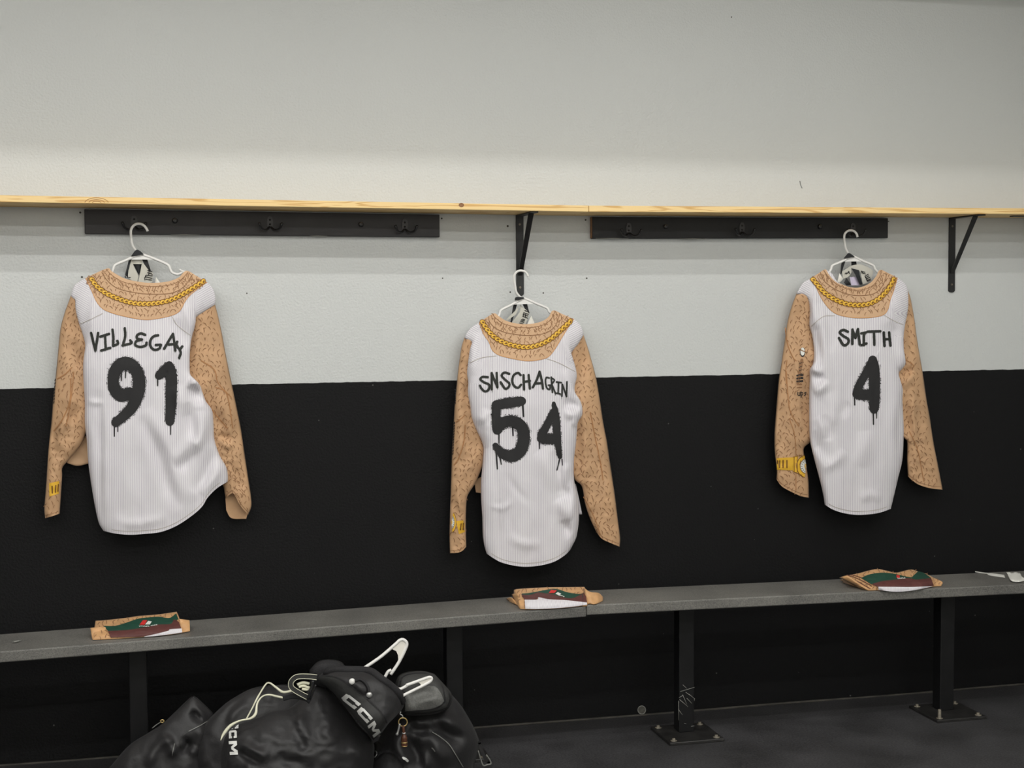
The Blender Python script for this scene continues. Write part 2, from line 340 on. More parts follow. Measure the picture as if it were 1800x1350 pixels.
def bracket(xc, label, length=.19, drop=.262, yaw=0):
    """built at the wall point, arm towards -y; yaw turns it for the side wall"""
    z0 = zS(min(xc, XR-.02)); loc = (xc, -.0005, z0-.0005)
    e = thing('shelf_bracket', label, 'bracket', loc)
    W = .0125; t = .004
    def lp(pts): return [Vector(p) + Vector(loc) for p in pts]
    # wall plate with rounded foot
    prof = [(-W, 0), (W, 0), (W, -drop+W*.6)] + [(W*math.cos(q), -drop+W*.6-W*.6*math.sin(q)) for q in np.linspace(.3, math.pi-.3, 7)] + [(-W, -drop+W*.6)]
    n = len(prof); v = lp([(x, -t, z) for x, z in prof] + [(x, 0, z) for x, z in prof])
    f = [tuple(range(n)), tuple(range(2*n-1, n-1, -1))] + [(i, n+i, n+(i+1) % n, (i+1) % n) for i in range(n)]
    mesh('wall_plate', v, f, M['black_metal'], e, smooth=False)
    v, f = box_vf(-W, W, -length, 0, -t, 0); mesh('arm', lp(v), f, M['black_metal'], e, smooth=False)
    a = Vector((0, -length*.78, -t)); b = Vector((0, -t, -drop*.74)); d = (b-a).normalized(); nrm = Vector((0, -d.z, d.y))*.0025; wd = .0085
    v = [a+Vector((s*wd, 0, 0))+nrm*k for s in (-1, 1) for k in (-1, 1)] + [b+Vector((s*wd*.8, 0, 0))+nrm*k for s in (-1, 1) for k in (-1, 1)]
    mesh('strut', lp(v), [(0, 1, 3, 2), (4, 6, 7, 5), (0, 4, 5, 1), (2, 3, 7, 6), (0, 2, 6, 4), (1, 5, 7, 3)], M['black_metal'], e, smooth=False)
    for zz in (-drop+.028, -.03):
        q = np.linspace(0, 2*math.pi, 10, endpoint=False)
        mesh('screw', lp([(.0035*math.cos(k), -t-.0012, zz+.0035*math.sin(k)) for k in q]+[(.004*math.cos(k), -t+.001, zz+.004*math.sin(k)) for k in q]),
             [tuple(range(10))]+[(i, (i+1) % 10, 10+(i+1) % 10, 10+i) for i in range(10)], M['steel'], e, smooth=False)
    if yaw: e.rotation_euler = (0, 0, yaw)
    return e
bracket(U(913.5, 450, 0)[0], 'black steel shelf bracket holding the hanger of the middle jersey')
bracket(U(1672.5, 450, 0)[0], 'black steel shelf bracket standing free right of all jerseys')
tip = U(1779, 377.3, .12)
e = bracket(XR-.001, 'black bracket arm at the right edge of the photo under the shelf', length=XR-float(tip[0]))
e.rotation_euler = (0, 0, -math.pi/2); e.location = (XR-.001, -.12, zR(XR)-ST-.0005)

def hookboard(pL, pR, pyBL, pyBR, label, mt='board_black'):
    h = .02; x0 = U(pL, pyBL, h)[0]; x1 = U(pR, pyBR, h)[0]; zb0 = U(pL, pyBL, h)[2]; zb1 = U(pR, pyBR, h)[2]
    e = thing('hook_board', label, 'hook board', (x0, 0, zb0), 'black hook boards under the shelf')
    c = [(x, y, z) for x, zb in ((x0, zb0), (x1, zb1)) for y in (-h, -.001) for z in (zb, zS(x)-.004)]
    hexa('board', c, M[mt], e, bevel=.0015, seg=1)
    return e, x0, zb0
HB1, hx0, hz0 = hookboard(149, 773, 411, 417, 'longer black hook board under the shelf, above the number 91 jersey')
HB2, hx2, hz2 = hookboard(1041, 1561, 419.5, 418.5, 'shorter black hook board under the shelf, above the number 4 jersey', 'board_jet')
v, f = box_vf(hx2-.0012, hx2, -.0195, -.001, hz2+.001, zS(hx2)-.005); mesh('end_grain', v, f, M['raw_wood'], HB2, smooth=False)
for b_, segs in ((HB1, ((300, 352, 412.6), (545, 575, 414.6))), (HB2, ((1047, 1105, 418.8), (1195, 1240, 419.6)))):
    for (xa, xb, yy) in segs:
        p0 = U(xa, yy, .0205); p1 = U(xb, yy+.4, .0205); tube('chipped_edge', [p0, (p0+p1)/2, p1], [.0005, .0016, .0005], M['pale_chip'], b_, 6)
# one coat hook, then copies
def make_hook(par, px, py):
    c = U(px, py, .02)
    q = np.linspace(0, 2*math.pi, 18, endpoint=False); w_, h_ = .0095, .019
    ring = np.stack([c[0]+w_*np.sign(np.cos(q))*abs(np.cos(q))**.7, np.full(18, c[1]-.003), c[2]+h_*np.sin(q)], 1); bk = ring.copy(); bk[:, 1] = c[1]
    pt = mesh('coat_hook', np.vstack([ring, bk]), [tuple(range(18))]+[(i, (i+1) % 18, 18+(i+1) % 18, 18+i) for i in range(18)], M['hook_plate'], par, smooth=False)
    for s in (-1, 1):
        pp = cr3([(c[0]+s*.002, c[1]-.004, c[2]-.014), (c[0]+s*.014, c[1]-.016, c[2]-.024), (c[0]+s*.028, c[1]-.026, c[2]-.019), (c[0]+s*.035, c[1]-.03, c[2]-.002)], 14)
        k = np.linspace(.0032, .0036, 14); k[-3:] = [.0042, .0046, .0032]
        tube('prong', pp, k, M['hook_black'], pt, 8)
    for dz in (.008, -.006):
        a_ = np.linspace(0, 2*math.pi, 10, endpoint=False)
        mesh('screw', [(c[0]+.003*math.cos(t), c[1]-.0045, c[2]+dz+.003*math.sin(t)) for t in a_]+[(c[0]+.0035*math.cos(t), c[1]-.002, c[2]+dz+.0035*math.sin(t)) for t in a_],
             [tuple(range(10))]+[(i, (i+1) % 10, 10+(i+1) % 10, 10+i) for i in range(10)], M['dark_hole'], pt, smooth=False)
    return pt
for b_, L_ in ((HB1, ((236, 390), (474.5, 391), (711.5, 395.5))), (HB2, ((1105, 402), (1304, 401), (1499, 402)))):
    for (x, y) in L_: make_hook(b_, x, y)
for b_, L_ in ((HB1, ((307.5, 388), (634.5, 394.5))), (HB2, ((1170, 398.5), (1441, 398.5)))):
    for (x, y) in L_:
        c = U(x, y, .02)
        bo = tube('bolt', [c+np.array([0, k, 0]) for k in (.001, -.003, -.006, -.007)], [.0085, .0085, .007, .004], M['hook_black'], b_, 14)
        tube('washer', [c+np.array([.005*math.cos(t), -.0065, .005*math.sin(t)+.001]) for t in np.linspace(.3, 3.6, 14)], .0011, M['steel'], bo, 6)

# ------------------------------------------------------------------ benches
HF, HBK, BT = .345, .125, .032
def bench(xpx0, p0, p1, pxend, label, posts):
    A, B = U(p0[0], p0[1], HF), U(p1[0], p1[1], HF)
    zz = lambda x: A[2] + (B[2]-A[2])*(x-A[0])/(B[0]-A[0])
    x0, x1 = xpx0, pxend
    e = thing('bench', label, 'bench', (float((x0+x1)/2), -(HF+HBK)/2, 0), 'grey locker room benches')
    hf = HF + (.006 if x0 < 0 else 0)
    c = [(x, y, zz(x)+dz) for x in (x0, x1) for y in (-hf, -HBK) for dz in (-BT, 0)]
    hexa('plank', c, M['bench'], e, bevel=.004, seg=3)
    for (xc, scuff) in posts:
        leg = box('leg', xc-.026, xc+.026, -.2465, -.1965, .009, zz(xc)-BT+.001, M['post'], e, bevel=.003)
        pt = box('base_plate', xc-.092, xc+.092, -.341, -.157, 0, .0095, M['plate'], leg, bevel=.0015, seg=1)
        for sx in (-1, 1):
            for sy in (-1, 1):
                bx, by = xc+sx*.072, -.249+sy*.072
                tall = .03 if (sx < 0 and sy < 0 and xc > 2) else .008
                tube('anchor_bolt', [(bx, by, .009), (bx, by, .011), (bx, by, .0112), (bx, by, .0095+tall)], [.011, .011, .0055, .005], M['bolt'], leg, 10)
        if scuff:
            for (a_, b__) in scuff:
                P = np.array([a_, b__]); tube('scuff_mark', U(P[:, 0], P[:, 1], .2473), .0007, M['pale_chip'], leg, 5)
    return e, zz
M['post'] = mat('black_post_paint', C(20, 20, 21), .5, spec=.3, noise=(25, .2), bump=(60, .12, .002))
M['plate'] = mat('worn_plate', C(38, 37, 36), .4, noise=(25, .35), bump=(80, .3, .002))
M['bolt'] = mat('dull_bolt', C(110, 104, 92), .5, noise=(120, .3))
xjb = U(1030.5, 1066, HF)[0]
O2 = (1100, 1060, 4.6567)
scf = [T(O2, s) for s in ([(435, 775), (470, 755)], [(440, 790), (510, 850)], [(465, 750), (500, 830)], [(490, 730), (540, 765)], [(515, 745), (565, 785)], [(430, 870), (465, 918)], [(445, 725), (562, 690)],
                          [(468, 670), (500, 700)], [(500, 780), (540, 822)], [(535, 1010), (562, 1005)], [(433, 800), (433, 960)], [(560, 780), (562, 800)], [(480, 985), (495, 990)])]
BN1, zB1 = bench(XL+.02, (0, 1144.5), (1030, 1065.8), xjb-.001, 'left grey bench under the number 91 and middle jerseys', ((float(U(244, 1250, .2465)[0]), None), (float(U(800, 1250, .2465)[0]), None)))
BN2, zB2 = bench(xjb+.001, (1031, 1063.6), (1800, 1027), XR-.01, 'right grey bench under the number 4 jersey', ((1.627, scf), (2.563, None)))
zB = lambda x: zB1(x) if x < xjb else zB2(x)

# ------------------------------------------------------------------ cloth tools
def coons(top, bottom, left, right, ns, nv, lin=False):
    Tt, Bb = cr(top, ns, lin=lin), cr(bottom, ns, lin=lin); Ll, Rr = cr(left, nv, lin=lin), cr(right, nv, lin=lin)
    s = np.linspace(0, 1, ns)[None, :, None]; t = np.linspace(0, 1, nv)[:, None, None]
    P = (1-t)*Tt[None] + t*Bb[None] + (1-s)*Ll[:, None] + s*Rr[:, None]
    P -= (1-s)*(1-t)*Tt[0] + s*(1-t)*Tt[-1] + (1-s)*t*Bb[0] + s*t*Bb[-1]
    return P
def seg_dist(P, pts):
    """distance to a polyline, position along it (0..1) and signed side"""
    q = np.array([p[:2] for p in pts], float); L = np.linalg.norm(np.diff(q, axis=0), axis=1); cum = np.concatenate([[0], np.cumsum(L)])
    best = np.full(P.shape[:-1], 1e9); al = np.zeros_like(best); sd = np.zeros_like(best)
    for i in range(len(q)-1):
        d = (q[i+1]-q[i])/L[i]; r = P-q[i]; u = np.clip(r @ d, 0, L[i]); c = q[i]+u[..., None]*d
        dist = np.linalg.norm(P-c, axis=-1); sg = np.sign(d[0]*r[..., 1]-d[1]*r[..., 0]); k = dist < best
        best = np.where(k, dist, best); al = np.where(k, (cum[i]+u)/cum[-1], al); sd = np.where(k, sg, sd)
    return best, al, sd
def folds_h(P, folds):
    h = np.zeros(P.shape[:-1])
    for (pts, amp, sig) in folds:
        sm = cr(pts, 14) if len(pts) > 2 else np.array(pts, float)
        d, a, sd = seg_dist(P, sm)
        if isinstance(sig, tuple): s_ = np.where(sd > 0, sig[0], sig[1])     # (right/below, left/above) widths
        else: s_ = sig
        h += 1.45*amp*np.exp(-(d/(1.25*s_))**2/2)*np.sin(np.clip(a, 0, 1)*math.pi)**.8
    return h
def vnoise(P, scale, seed):
    """smooth value noise on pixel coordinates"""
    r = np.random.RandomState(seed).rand(64, 64)*2-1; q = P/scale; i = np.floor(q).astype(int); f = q-i; f = f*f*(3-2*f)
    g = lambda a, b: r[(i[..., 1]+b) % 64, (i[..., 0]+a) % 64]
    return (g(0, 0)*(1-f[..., 0])+g(1, 0)*f[..., 0])*(1-f[..., 1]) + (g(0, 1)*(1-f[..., 0])+g(1, 1)*f[..., 0])*f[..., 1]
class Surf:
    """height above the wall as a lookup over photo pixels"""
    def __init__(s, P, H, res=1):
        s.res = res; P = P*res; s.x0, s.y0 = np.floor(P.reshape(-1, 2).min(0))-4; x1, y1 = np.ceil(P.reshape(-1, 2).max(0))+4
        A = np.full((int(y1-s.y0)+1, int(x1-s.x0)+1), np.nan); nv, ns = H.shape
        gv = np.linspace(0, nv-1.001, nv*9*res); gs = np.linspace(0, ns-1.001, ns*9*res); iv = gv.astype(int); is_ = gs.astype(int)
        fv = (gv-iv)[:, None]; fs = (gs-is_)[None, :]
        def up(Z):
            a, b, c, d = Z[iv][:, is_], Z[iv][:, is_+1], Z[iv+1][:, is_], Z[iv+1][:, is_+1]
            return a*(1-fv)*(1-fs)+b*(1-fv)*fs+c*fv*(1-fs)+d*fv*fs
        X, Y, Z = up(P[..., 0]), up(P[..., 1]), up(H)
        A[np.rint(Y-s.y0).astype(int), np.rint(X-s.x0).astype(int)] = Z
        for _ in range(14):
            nan = np.isnan(A)
            if not nan.any(): break
            pad = np.pad(A, 1, constant_values=np.nan); st = np.stack([pad[1+a:pad.shape[0]-1+a, 1+b:pad.shape[1]-1+b] for a in (-1, 0, 1) for b in (-1, 0, 1)])
            cnt = (~np.isnan(st)).sum(0); sm = np.nansum(st, 0); A = np.where(nan & (cnt > 0), sm/np.maximum(cnt, 1), A)
        s.A = np.where(np.isnan(A), np.nanmean(A), A)
    def __call__(s, px, py):
        px = np.asarray(px)*s.res; py = np.asarray(py)*s.res; x = np.clip(px-s.x0, 0, s.A.shape[1]-1.01); y = np.clip(py-s.y0, 0, s.A.shape[0]-1.01)
        i, j = y.astype(int), x.astype(int); fy, fx = y-i, x-j; A = s.A
        return A[i, j]*(1-fy)*(1-fx)+A[i, j+1]*(1-fy)*fx+A[i+1, j]*fy*(1-fx)+A[i+1, j+1]*fy*fx
def grid_faces(nv, ns, o=0): return [(o+i*ns+j, o+i*ns+j+1, o+(i+1)*ns+j+1, o+(i+1)*ns+j) for i in range(nv-1) for j in range(ns-1)]
def cloth(name, P, hn, hf, mt, parent, Pf=None, join=None, zmin=None, uvw=1.0, closed=False, surf=True, label=None, stripes=None):
    """near sheet + far sheet joined down both sides; join(s)->True where the top edges are sewn"""
    nv, ns = hn.shape; Pf = P if Pf is None else Pf
    V = np.concatenate([U(P[..., 0], P[..., 1], hn).reshape(-1, 3), U(Pf[..., 0], Pf[..., 1], hf).reshape(-1, 3)])
    if zmin is not None: V[:, 2] = np.maximum(V[:, 2], zmin)
    n = nv*ns; f = grid_faces(nv, ns) + [q[::-1] for q in grid_faces(nv, ns, n)]
    f += [(i*ns, (i+1)*ns, n+(i+1)*ns, n+i*ns) for i in range(nv-1)] + [(i*ns+ns-1, n+i*ns+ns-1, n+(i+1)*ns+ns-1, (i+1)*ns+ns-1) for i in range(nv-1)]
    for j in range(ns-1):
        if join is None or join(j/(ns-1)): f.append((j, n+j, n+j+1, j+1))
        if closed: f.append(((nv-1)*ns+j, (nv-1)*ns+j+1, n+(nv-1)*ns+j+1, n+(nv-1)*ns+j))
    s, t = np.meshgrid(np.linspace(0, 1, ns), np.linspace(0, 1, nv)); uv = np.stack([s, t], -1).reshape(-1, 2); uv = np.concatenate([uv, uv+[.37, 0]])*[uvw, 1]
    if stripes is not None: uv[:, 0] = np.concatenate([stripes.ravel(), stripes.ravel()+.5])
    o = mesh(name, V, f, mt, parent, uv=uv, recalc=False, label=label)
    return (o, Surf(P, hn)) if surf else o
def patch(name, top, bottom, surf, eps, mt, parent, ns=60, nv=14, lin=False, label=None, th=.0015):
    """overlay lying on a cloth surface between two pixel curves"""
    a, b = cr(top, ns, lin=lin), cr(bottom, ns, lin=lin); t = np.linspace(0, 1, nv)[:, None, None]; P = (1-t)*a+t*b
    h = surf(P[..., 0], P[..., 1])+eps; V = U(P[..., 0], P[..., 1], h).reshape(-1, 3)
    s_, t_ = np.meshgrid(np.linspace(0, 1, ns), np.linspace(0, 1, nv))
    return mesh(name, V, grid_faces(nv, ns), mt, parent, uv=np.stack([s_, t_], -1).reshape(-1, 2), recalc=False, label=label)
def ribbon_to(acc, pts, wd, surf, eps, mi=0, rough=0, cap=True, step=1.1, lin=False, seed=0):
    """flat stroke on a surface; pts (px, py[, width]) ; wd = half width in px"""
    p = np.array([tuple(q[:2]) + ((q[2] if len(q) > 2 else wd),) for q in pts], float)
    q = cr(p, step=step, lin=lin) if np.abs(np.diff(p[:, :2], axis=0)).sum() > 0 else p
    if len(q) < 2: q = np.vstack([p[0], p[-1]])
    d = np.gradient(q[:, :2], axis=0); d /= np.linalg.norm(d, axis=1)[:, None]+1e-9; nr = np.stack([-d[:, 1], d[:, 0]], 1)
    rs = np.random.RandomState(seed+len(q)); w1 = q[:, 2]*(1+rough*(rs.rand(len(q))-.5)); w2 = q[:, 2]*(1+rough*(rs.rand(len(q))-.5))
    k = max(2, int(2*q[:, 2].max()/2.2)+2); u = np.linspace(0, 1, k)[None, :, None]
    A = q[:, None, :2]-nr[:, None]*w1[:, None, None]; B = q[:, None, :2]+nr[:, None]*w2[:, None, None]; G = A*(1-u)+B*u
    acc.add(U(G[..., 0], G[..., 1], surf(G[..., 0], G[..., 1])+eps).reshape(-1, 3), grid_faces(len(q), k), mi)
    if cap:
        for e_ in (q[0], q[-1]):
            n = 12; a = np.linspace(0, 2*math.pi, n, endpoint=False); rr = e_[2]*(1+rough*.6*(rs.rand(n)-.5))
            X = np.concatenate([[e_[0]], e_[0]+rr*np.cos(a)]); Y = np.concatenate([[e_[1]], e_[1]+rr*np.sin(a)])
            acc.add(U(X, Y, surf(X, Y)+eps), [(0, 1+i, 1+(i+1) % n) for i in range(n)], mi)
def blob_to(acc, cx, cy, rx, ry, surf, eps, mi=0, rot=0, n=14, rings=3, a0=0, a1=2*math.pi):
    full = abs(a1-a0-2*math.pi) < 1e-6; a = np.linspace(a0, a1, n, endpoint=not full); X = [cx]; Y = [cy]
    for r in range(1, rings+1):
        x, y = rx*r/rings*np.cos(a), ry*r/rings*np.sin(a); X += list(cx+x*math.cos(rot)-y*math.sin(rot)); Y += list(cy+x*math.sin(rot)+y*math.cos(rot))
    X, Y = np.array(X), np.array(Y); f = []; m_ = n if full else n-1
    for i in range(m_):
        j = (i+1) % n; f.append((0, 1+i, 1+j))
        for r in range(rings-1): f.append((1+r*n+i, 1+(r+1)*n+i, 1+(r+1)*n+j, 1+r*n+j))
    acc.add(U(X, Y, surf(X, Y)+eps), f, mi)
def quad_to(acc, c4, surf, eps, mi=0, n=6):
    c = np.array(c4, float); s, t = np.meshgrid(np.linspace(0, 1, n), np.linspace(0, 1, n)); s, t = s[..., None], t[..., None]
    G = (c[0]*(1-s)+c[1]*s)*(1-t)+(c[3]*(1-s)+c[2]*s)*t
    acc.add(U(G[..., 0], G[..., 1], surf(G[..., 0], G[..., 1])+eps).reshape(-1, 3), grid_faces(n, n), mi)

def hatching(P, surf, eps, parent, spacing, margin, seed, name='hatch_marks', inside=None):
    """short curved printed strokes spread over a pixel grid patch P"""
    rs = np.random.RandomState(seed); acc = Acc(); nv, ns = P.shape[:2]; placed = []
    A = np.linalg.norm(np.cross(P[1:, :-1]-P[:-1, :-1], P[:-1, 1:]-P[:-1, :-1])) if False else None
    row = np.linalg.norm(np.diff(P[:, ns//2], axis=0), axis=1).sum(); i = 0; y = 0
    nrow = max(2, int(row/spacing))
    for r in range(nrow):
        t = (r+.5)/nrow; vi = t*(nv-1); a = int(vi); f = vi-a; a2 = min(a+1, nv-1); L = P[a]*(1-f)+P[a2]*f
        ln = np.linalg.norm(np.diff(L, axis=0), axis=1).sum(); nc = int(ln/(spacing*.82))
        for c in range(nc):
            s = (c+.5+(.5 if r % 2 else 0)*.9+rs.uniform(-.25, .25))/nc
            if not (margin < s < 1-margin): continue
            k = s*(ns-1); b = min(int(k), ns-2); g = k-b; q = L[b]*(1-g)+L[b+1]*g+rs.uniform(-2.2, 2.2, 2)
            if inside is not None and not inside(q): continue
            sg = rs.choice([-1, 1])
            ang = sg*rs.uniform(.15, .95); ll = rs.uniform(2.4, 4.2); cv = sg*rs.uniform(.8, 1.6); dx, dy = math.sin(ang), math.cos(ang)
            pts = [(q[0]-dx*ll, q[1]-dy*ll, .32), (q[0]+dy*cv, q[1]-dx*cv, .72), (q[0]+dx*ll, q[1]+dy*ll, .38)]
            ribbon_to(acc, pts, .6, surf, eps, cap=False, step=2.2)
    if acc.n:
        o = acc.build(name, M['hatch'], parent, recalc=False); o['kind'] = 'stuff'; return o

def spray(acc, path, surf, eps, n, seed):
    """spray-paint specks around a thick stroke"""
    rs = np.random.RandomState(seed); q = cr(np.array(path, float), step=1.0)
    d = np.gradient(q[:, :2], axis=0); d /= np.linalg.norm(d, axis=1)[:, None]+1e-9
    for _ in range(n):
        i = rs.randint(len(q)); sg = rs.choice([-1, 1]); off = q[i, 2]*(.98+abs(rs.randn())*.12)+.2
        c = q[i, :2]+np.array([-d[i, 1], d[i, 0]])*sg*off; r = rs.uniform(.3, .85)
        blob_to(acc, c[0], c[1], r, r*rs.uniform(.7, 1.3), surf, eps, n=7, rings=1)

def chain_print(pts, surf, parent, hw=5.5):
    pts = cr(pts, 60)[1:-1]; acc = Acc(); q = cr(pts, step=1.0); ribbon_to(acc, pts, hw*.80, surf, .0020, 1)
    L = np.linalg.norm(np.diff(q, axis=0), axis=1).sum(); n = int(L/7.6); c = cr(pts, n)
    d = np.gradient(c, axis=0); ang = np.arctan2(d[:, 1], d[:, 0])
    for i in range(n):
        a = ang[i]-.55
        blob_to(acc, c[i, 0], c[i, 1], 5.6, hw*.86, surf, .0023, 1, rot=a)
        blob_to(acc, c[i, 0], c[i, 1], 4.6, hw*.62, surf, .0026, 0, rot=a)
        blob_to(acc, c[i, 0]+1.0, c[i, 1]+.4, 2.6, hw*.27, surf, .0029, 1, rot=a, n=10, rings=2)
        blob_to(acc, c[i, 0]-1.3, c[i, 1]-1.6, 1.9, .7, surf, .0029, 2, rot=a, n=8, rings=1)
    return acc.build('chain_print', [M['gold'], M['gold_dark'], M['gold_light']], parent, recalc=False, label='printed gold curb chain')
def offset_curve(pts, d):
    q = cr(pts, 40); g = np.gradient(q, axis=0); g /= np.linalg.norm(g, axis=1)[:, None]; return q + np.stack([-g[:, 1], g[:, 0]], 1)*d

# ------------------------------------------------------------------ jerseys
H0 = .062
def jersey(key, J):
    base = U(J['hook'][0], J['hook'][1], H0)
    e = thing('hockey_jersey', J['label'], 'jersey', tuple(base), 'white and tan jerseys on the wall')
    top = J['shL'] + J['neck'][1:-1] + J['shR']
    nl = len(J['shL']); 
    ns, nv = 96, 140
    P = coons(top, J['hem'], J['left'], J['right'], ns, nv)
    s = np.linspace(0, 1, ns)[None, :]; t = np.linspace(0, 1, nv)[:, None]
    edge = np.clip(1-np.abs(2*s-1)**5, 0, 1)**.5
    B = .010+.032*np.clip(t/.35, 0, 1)**.8*(1-.25*np.clip((t-.6)/.4, 0, 1))
    fd = folds_h(P, J['folds']) + .0035*vnoise(P*[1, .55], 30, J['seed']) + .0012*vnoise(P*[1.6, .6], 17, J['seed']+1)
    hn = H0+.010+B*edge+fd*np.clip(edge*1.3, 0, 1)
    # the chest side hangs a little lower at the neck
    topq = cr(top, ns); x0, x1 = J['neck'][0][0], J['neck'][-1][0]; kx = np.clip((topq[:, 0]-x0)/(x1-x0), 0, 1); dip = 34*np.sin(kx*math.pi)**1.0
    Pf = P.copy(); Pf[..., 1] += dip[None]*(1-t)**3
    hf = np.maximum(H0-.010-.55*B*edge, .012)+0*s
    st = P[..., 0]+fd*120
    mid = (P[0, 0, 0]+P[0, -1, 0])/2; arm = J['left'][5][1]; sh = np.clip((arm-P[..., 1])/40, 0, 1)
    st = st + np.sign(P[..., 0]-mid)*-.55*np.clip(np.abs(P[..., 0]-mid)-.36*(P[0, -1, 0]-P[0, 0, 0]), 0, None)*sh + np.sign(P[..., 0]-mid)*np.clip((np.abs(P[..., 0]-mid)-.36*(P[0, -1, 0]-P[0, 0, 0]))/3, 0, 1)*sh*(P[..., 1]-P[..., 1].min())*.8
    st = st/155.
    body, S = cloth('body', P, hn, hf, M['white'], e, Pf, stripes=st, join=lambda q: dip[int(q*(ns-1))] < .5)
    # sleeves
    for k, sl in enumerate(J['sleeves']):
        n2, v2 = 34, 120
        Q = coons(sl['top'], sl['bottom'], sl['outer'] if k == 0 else sl['inner'], sl['inner'] if k == 0 else sl['outer'], n2, v2)
        s2 = np.linspace(0, 1, n2)[None, :]; t2 = np.linspace(0, 1, v2)[:, None]
        R = .016+.012*np.clip(t2/.3, 0, 1)-.010*np.clip((t2-.55)/.45, 0, 1); ed = np.sqrt(np.clip(1-np.abs(2*s2-1)**2.6, 0, 1))
        f2 = 1.0*folds_h(Q, sl['folds'])+.006*(.4-np.abs(vnoise(Q*[1, .55], 21, J['seed']+5+k)))+.004*(.4-np.abs(vnoise(Q*[.9, 1], 12, J['seed']+9+k)))*np.clip((t2-.35)*3, 0, 1)
        hs = .046+.012*(1-np.clip(t2/.12, 0, 1))
        so, SS = cloth('sleeve', Q, hs+R*ed+f2*ed, np.maximum(hs-.75*R*ed, .010), M['tan_sleeve'], e)
        if sl.get('cuff_far'):
            patch('cuff_inside', sl['cuff_far'][0], sl['cuff_far'][1], lambda x, y: np.full(np.shape(x), .034), 0, M['tan_sleeve'], so, 12, 5)
        hatching(Q, SS, .0011, so, 9.2, .09, J['seed']+20+k)
        for (pts, wd) in sl.get('lines', []):
            acc = Acc(); ribbon_to(acc, pts, wd, SS, .0016, cap=False); acc.build('muscle_line', M['muscle'], so, recalc=False)
        # cuff stitching
        q = cr(sl['bottom'], 20); acc = Acc(); ribbon_to(acc, [(a[0], a[1]-4.5) for a in q], .4, SS, .0014, cap=False); acc.build('cuff_seam', M['hatch'], so, recalc=False)
        sl['S'] = SS; sl['o'] = so
    for fl in J.get('flaps', []):
        Q = coons(fl['top'], fl['bottom'], fl['left'], fl['right'], 16, 14); ones = np.ones(Q.shape[:2])
        cloth(fl['name'], Q, ones*fl['h']+.002*vnoise(Q, 12, 3), ones*(fl['h']-.006), M[fl['mat']], e, closed=True, surf=False)
    # yoke, collar, chain
    yt = J['shL'][J['yi']:]+J['neck'][1:-1]+J['shR'][:J['yj']]
    yo = patch('yoke', yt, J['yoke'], S, .0008, M['tan'], e, 90, 26)
    a_, b_ = cr(yt, 60), cr(J['yoke'], 60); tt = np.linspace(.12, .93, 20)[:, None, None]
    hatching((1-tt)*a_+tt*b_, S, .0014, yo, 7.4, .02, J['seed']+40)
    neck = J['neck']; co = patch('collar', neck, J['collar'], S, .0014, M['tan'], e, 60, 8)
    q1 = cr(neck, 60); q2 = cr(J['collar'], 60); tt = np.linspace(.26, .85, 8)[:, None, None]
    hatching((1-tt)*q1+tt*q2, S, .0019, co, 6.5, .02, J['seed']+50)
    acc = Acc(); ribbon_to(acc, q1*.68+q2*.32, .55, S, .002, cap=False); ribbon_to(acc, q2, .6, S, .002, cap=False); acc.build('collar_seam', M['hatch'], co, recalc=False)
    chain_print(J['chain'], S, e)
    acc = Acc(); ribbon_to(acc, J['yoke'], .45, S, .0016, cap=False); acc.build('yoke_seam', M['muscle_fill'], yo, recalc=False)
    for sm in J['seams']:
        acc = Acc(); ribbon_to(acc, sm, .45, S, .0012, cap=False); acc.build('stitching', M['seam'], e, recalc=False)
    acc = Acc(); hq = cr(J['hem'], 50); hc = P[-1].mean(0)
    ribbon_to(acc, [(a[0], a[1]-6) for a in hq[3:-3]], .4, S, .0012, cap=False)
    acc.build('hem_stitching', M['seam'], e, recalc=False)
    # name and number
    acc = Acc()
    for i, st in enumerate(J['name']): ribbon_to(acc, st, J['name_w']*1.12, S, .0016, rough=.16, step=.9, seed=i)
    rs = np.random.RandomState(J['seed'])
    for st in J['name']:
        x, y = st[-1][:2]
        if rs.rand() < .6: ribbon_to(acc, [(x+rs.uniform(-1, 1), y), (x+rs.uniform(-1, 1), y+rs.uniform(2.5, 5))], .35, S, .0016)
    acc.build('name_lettering', M['ink2'], e, recalc=False, label='black spray-paint name lettering')
    acc = Acc()
    for i, st in enumerate(J['number']):
        ribbon_to(acc, st, 1, S, .0016, rough=.05, step=.8, seed=i); spray(acc, st, S, .0016, int(24*len(st)*max(q[2] for q in st)/9), J['seed']+i)
    for (a, b, wd) in J['drips']: ribbon_to(acc, [a+(wd,), b+(wd*.8,)], wd, S, .0016)
    acc.build('number_print', M['ink'], e, recalc=False, label='large black dripping spray-paint number')
    return e, S

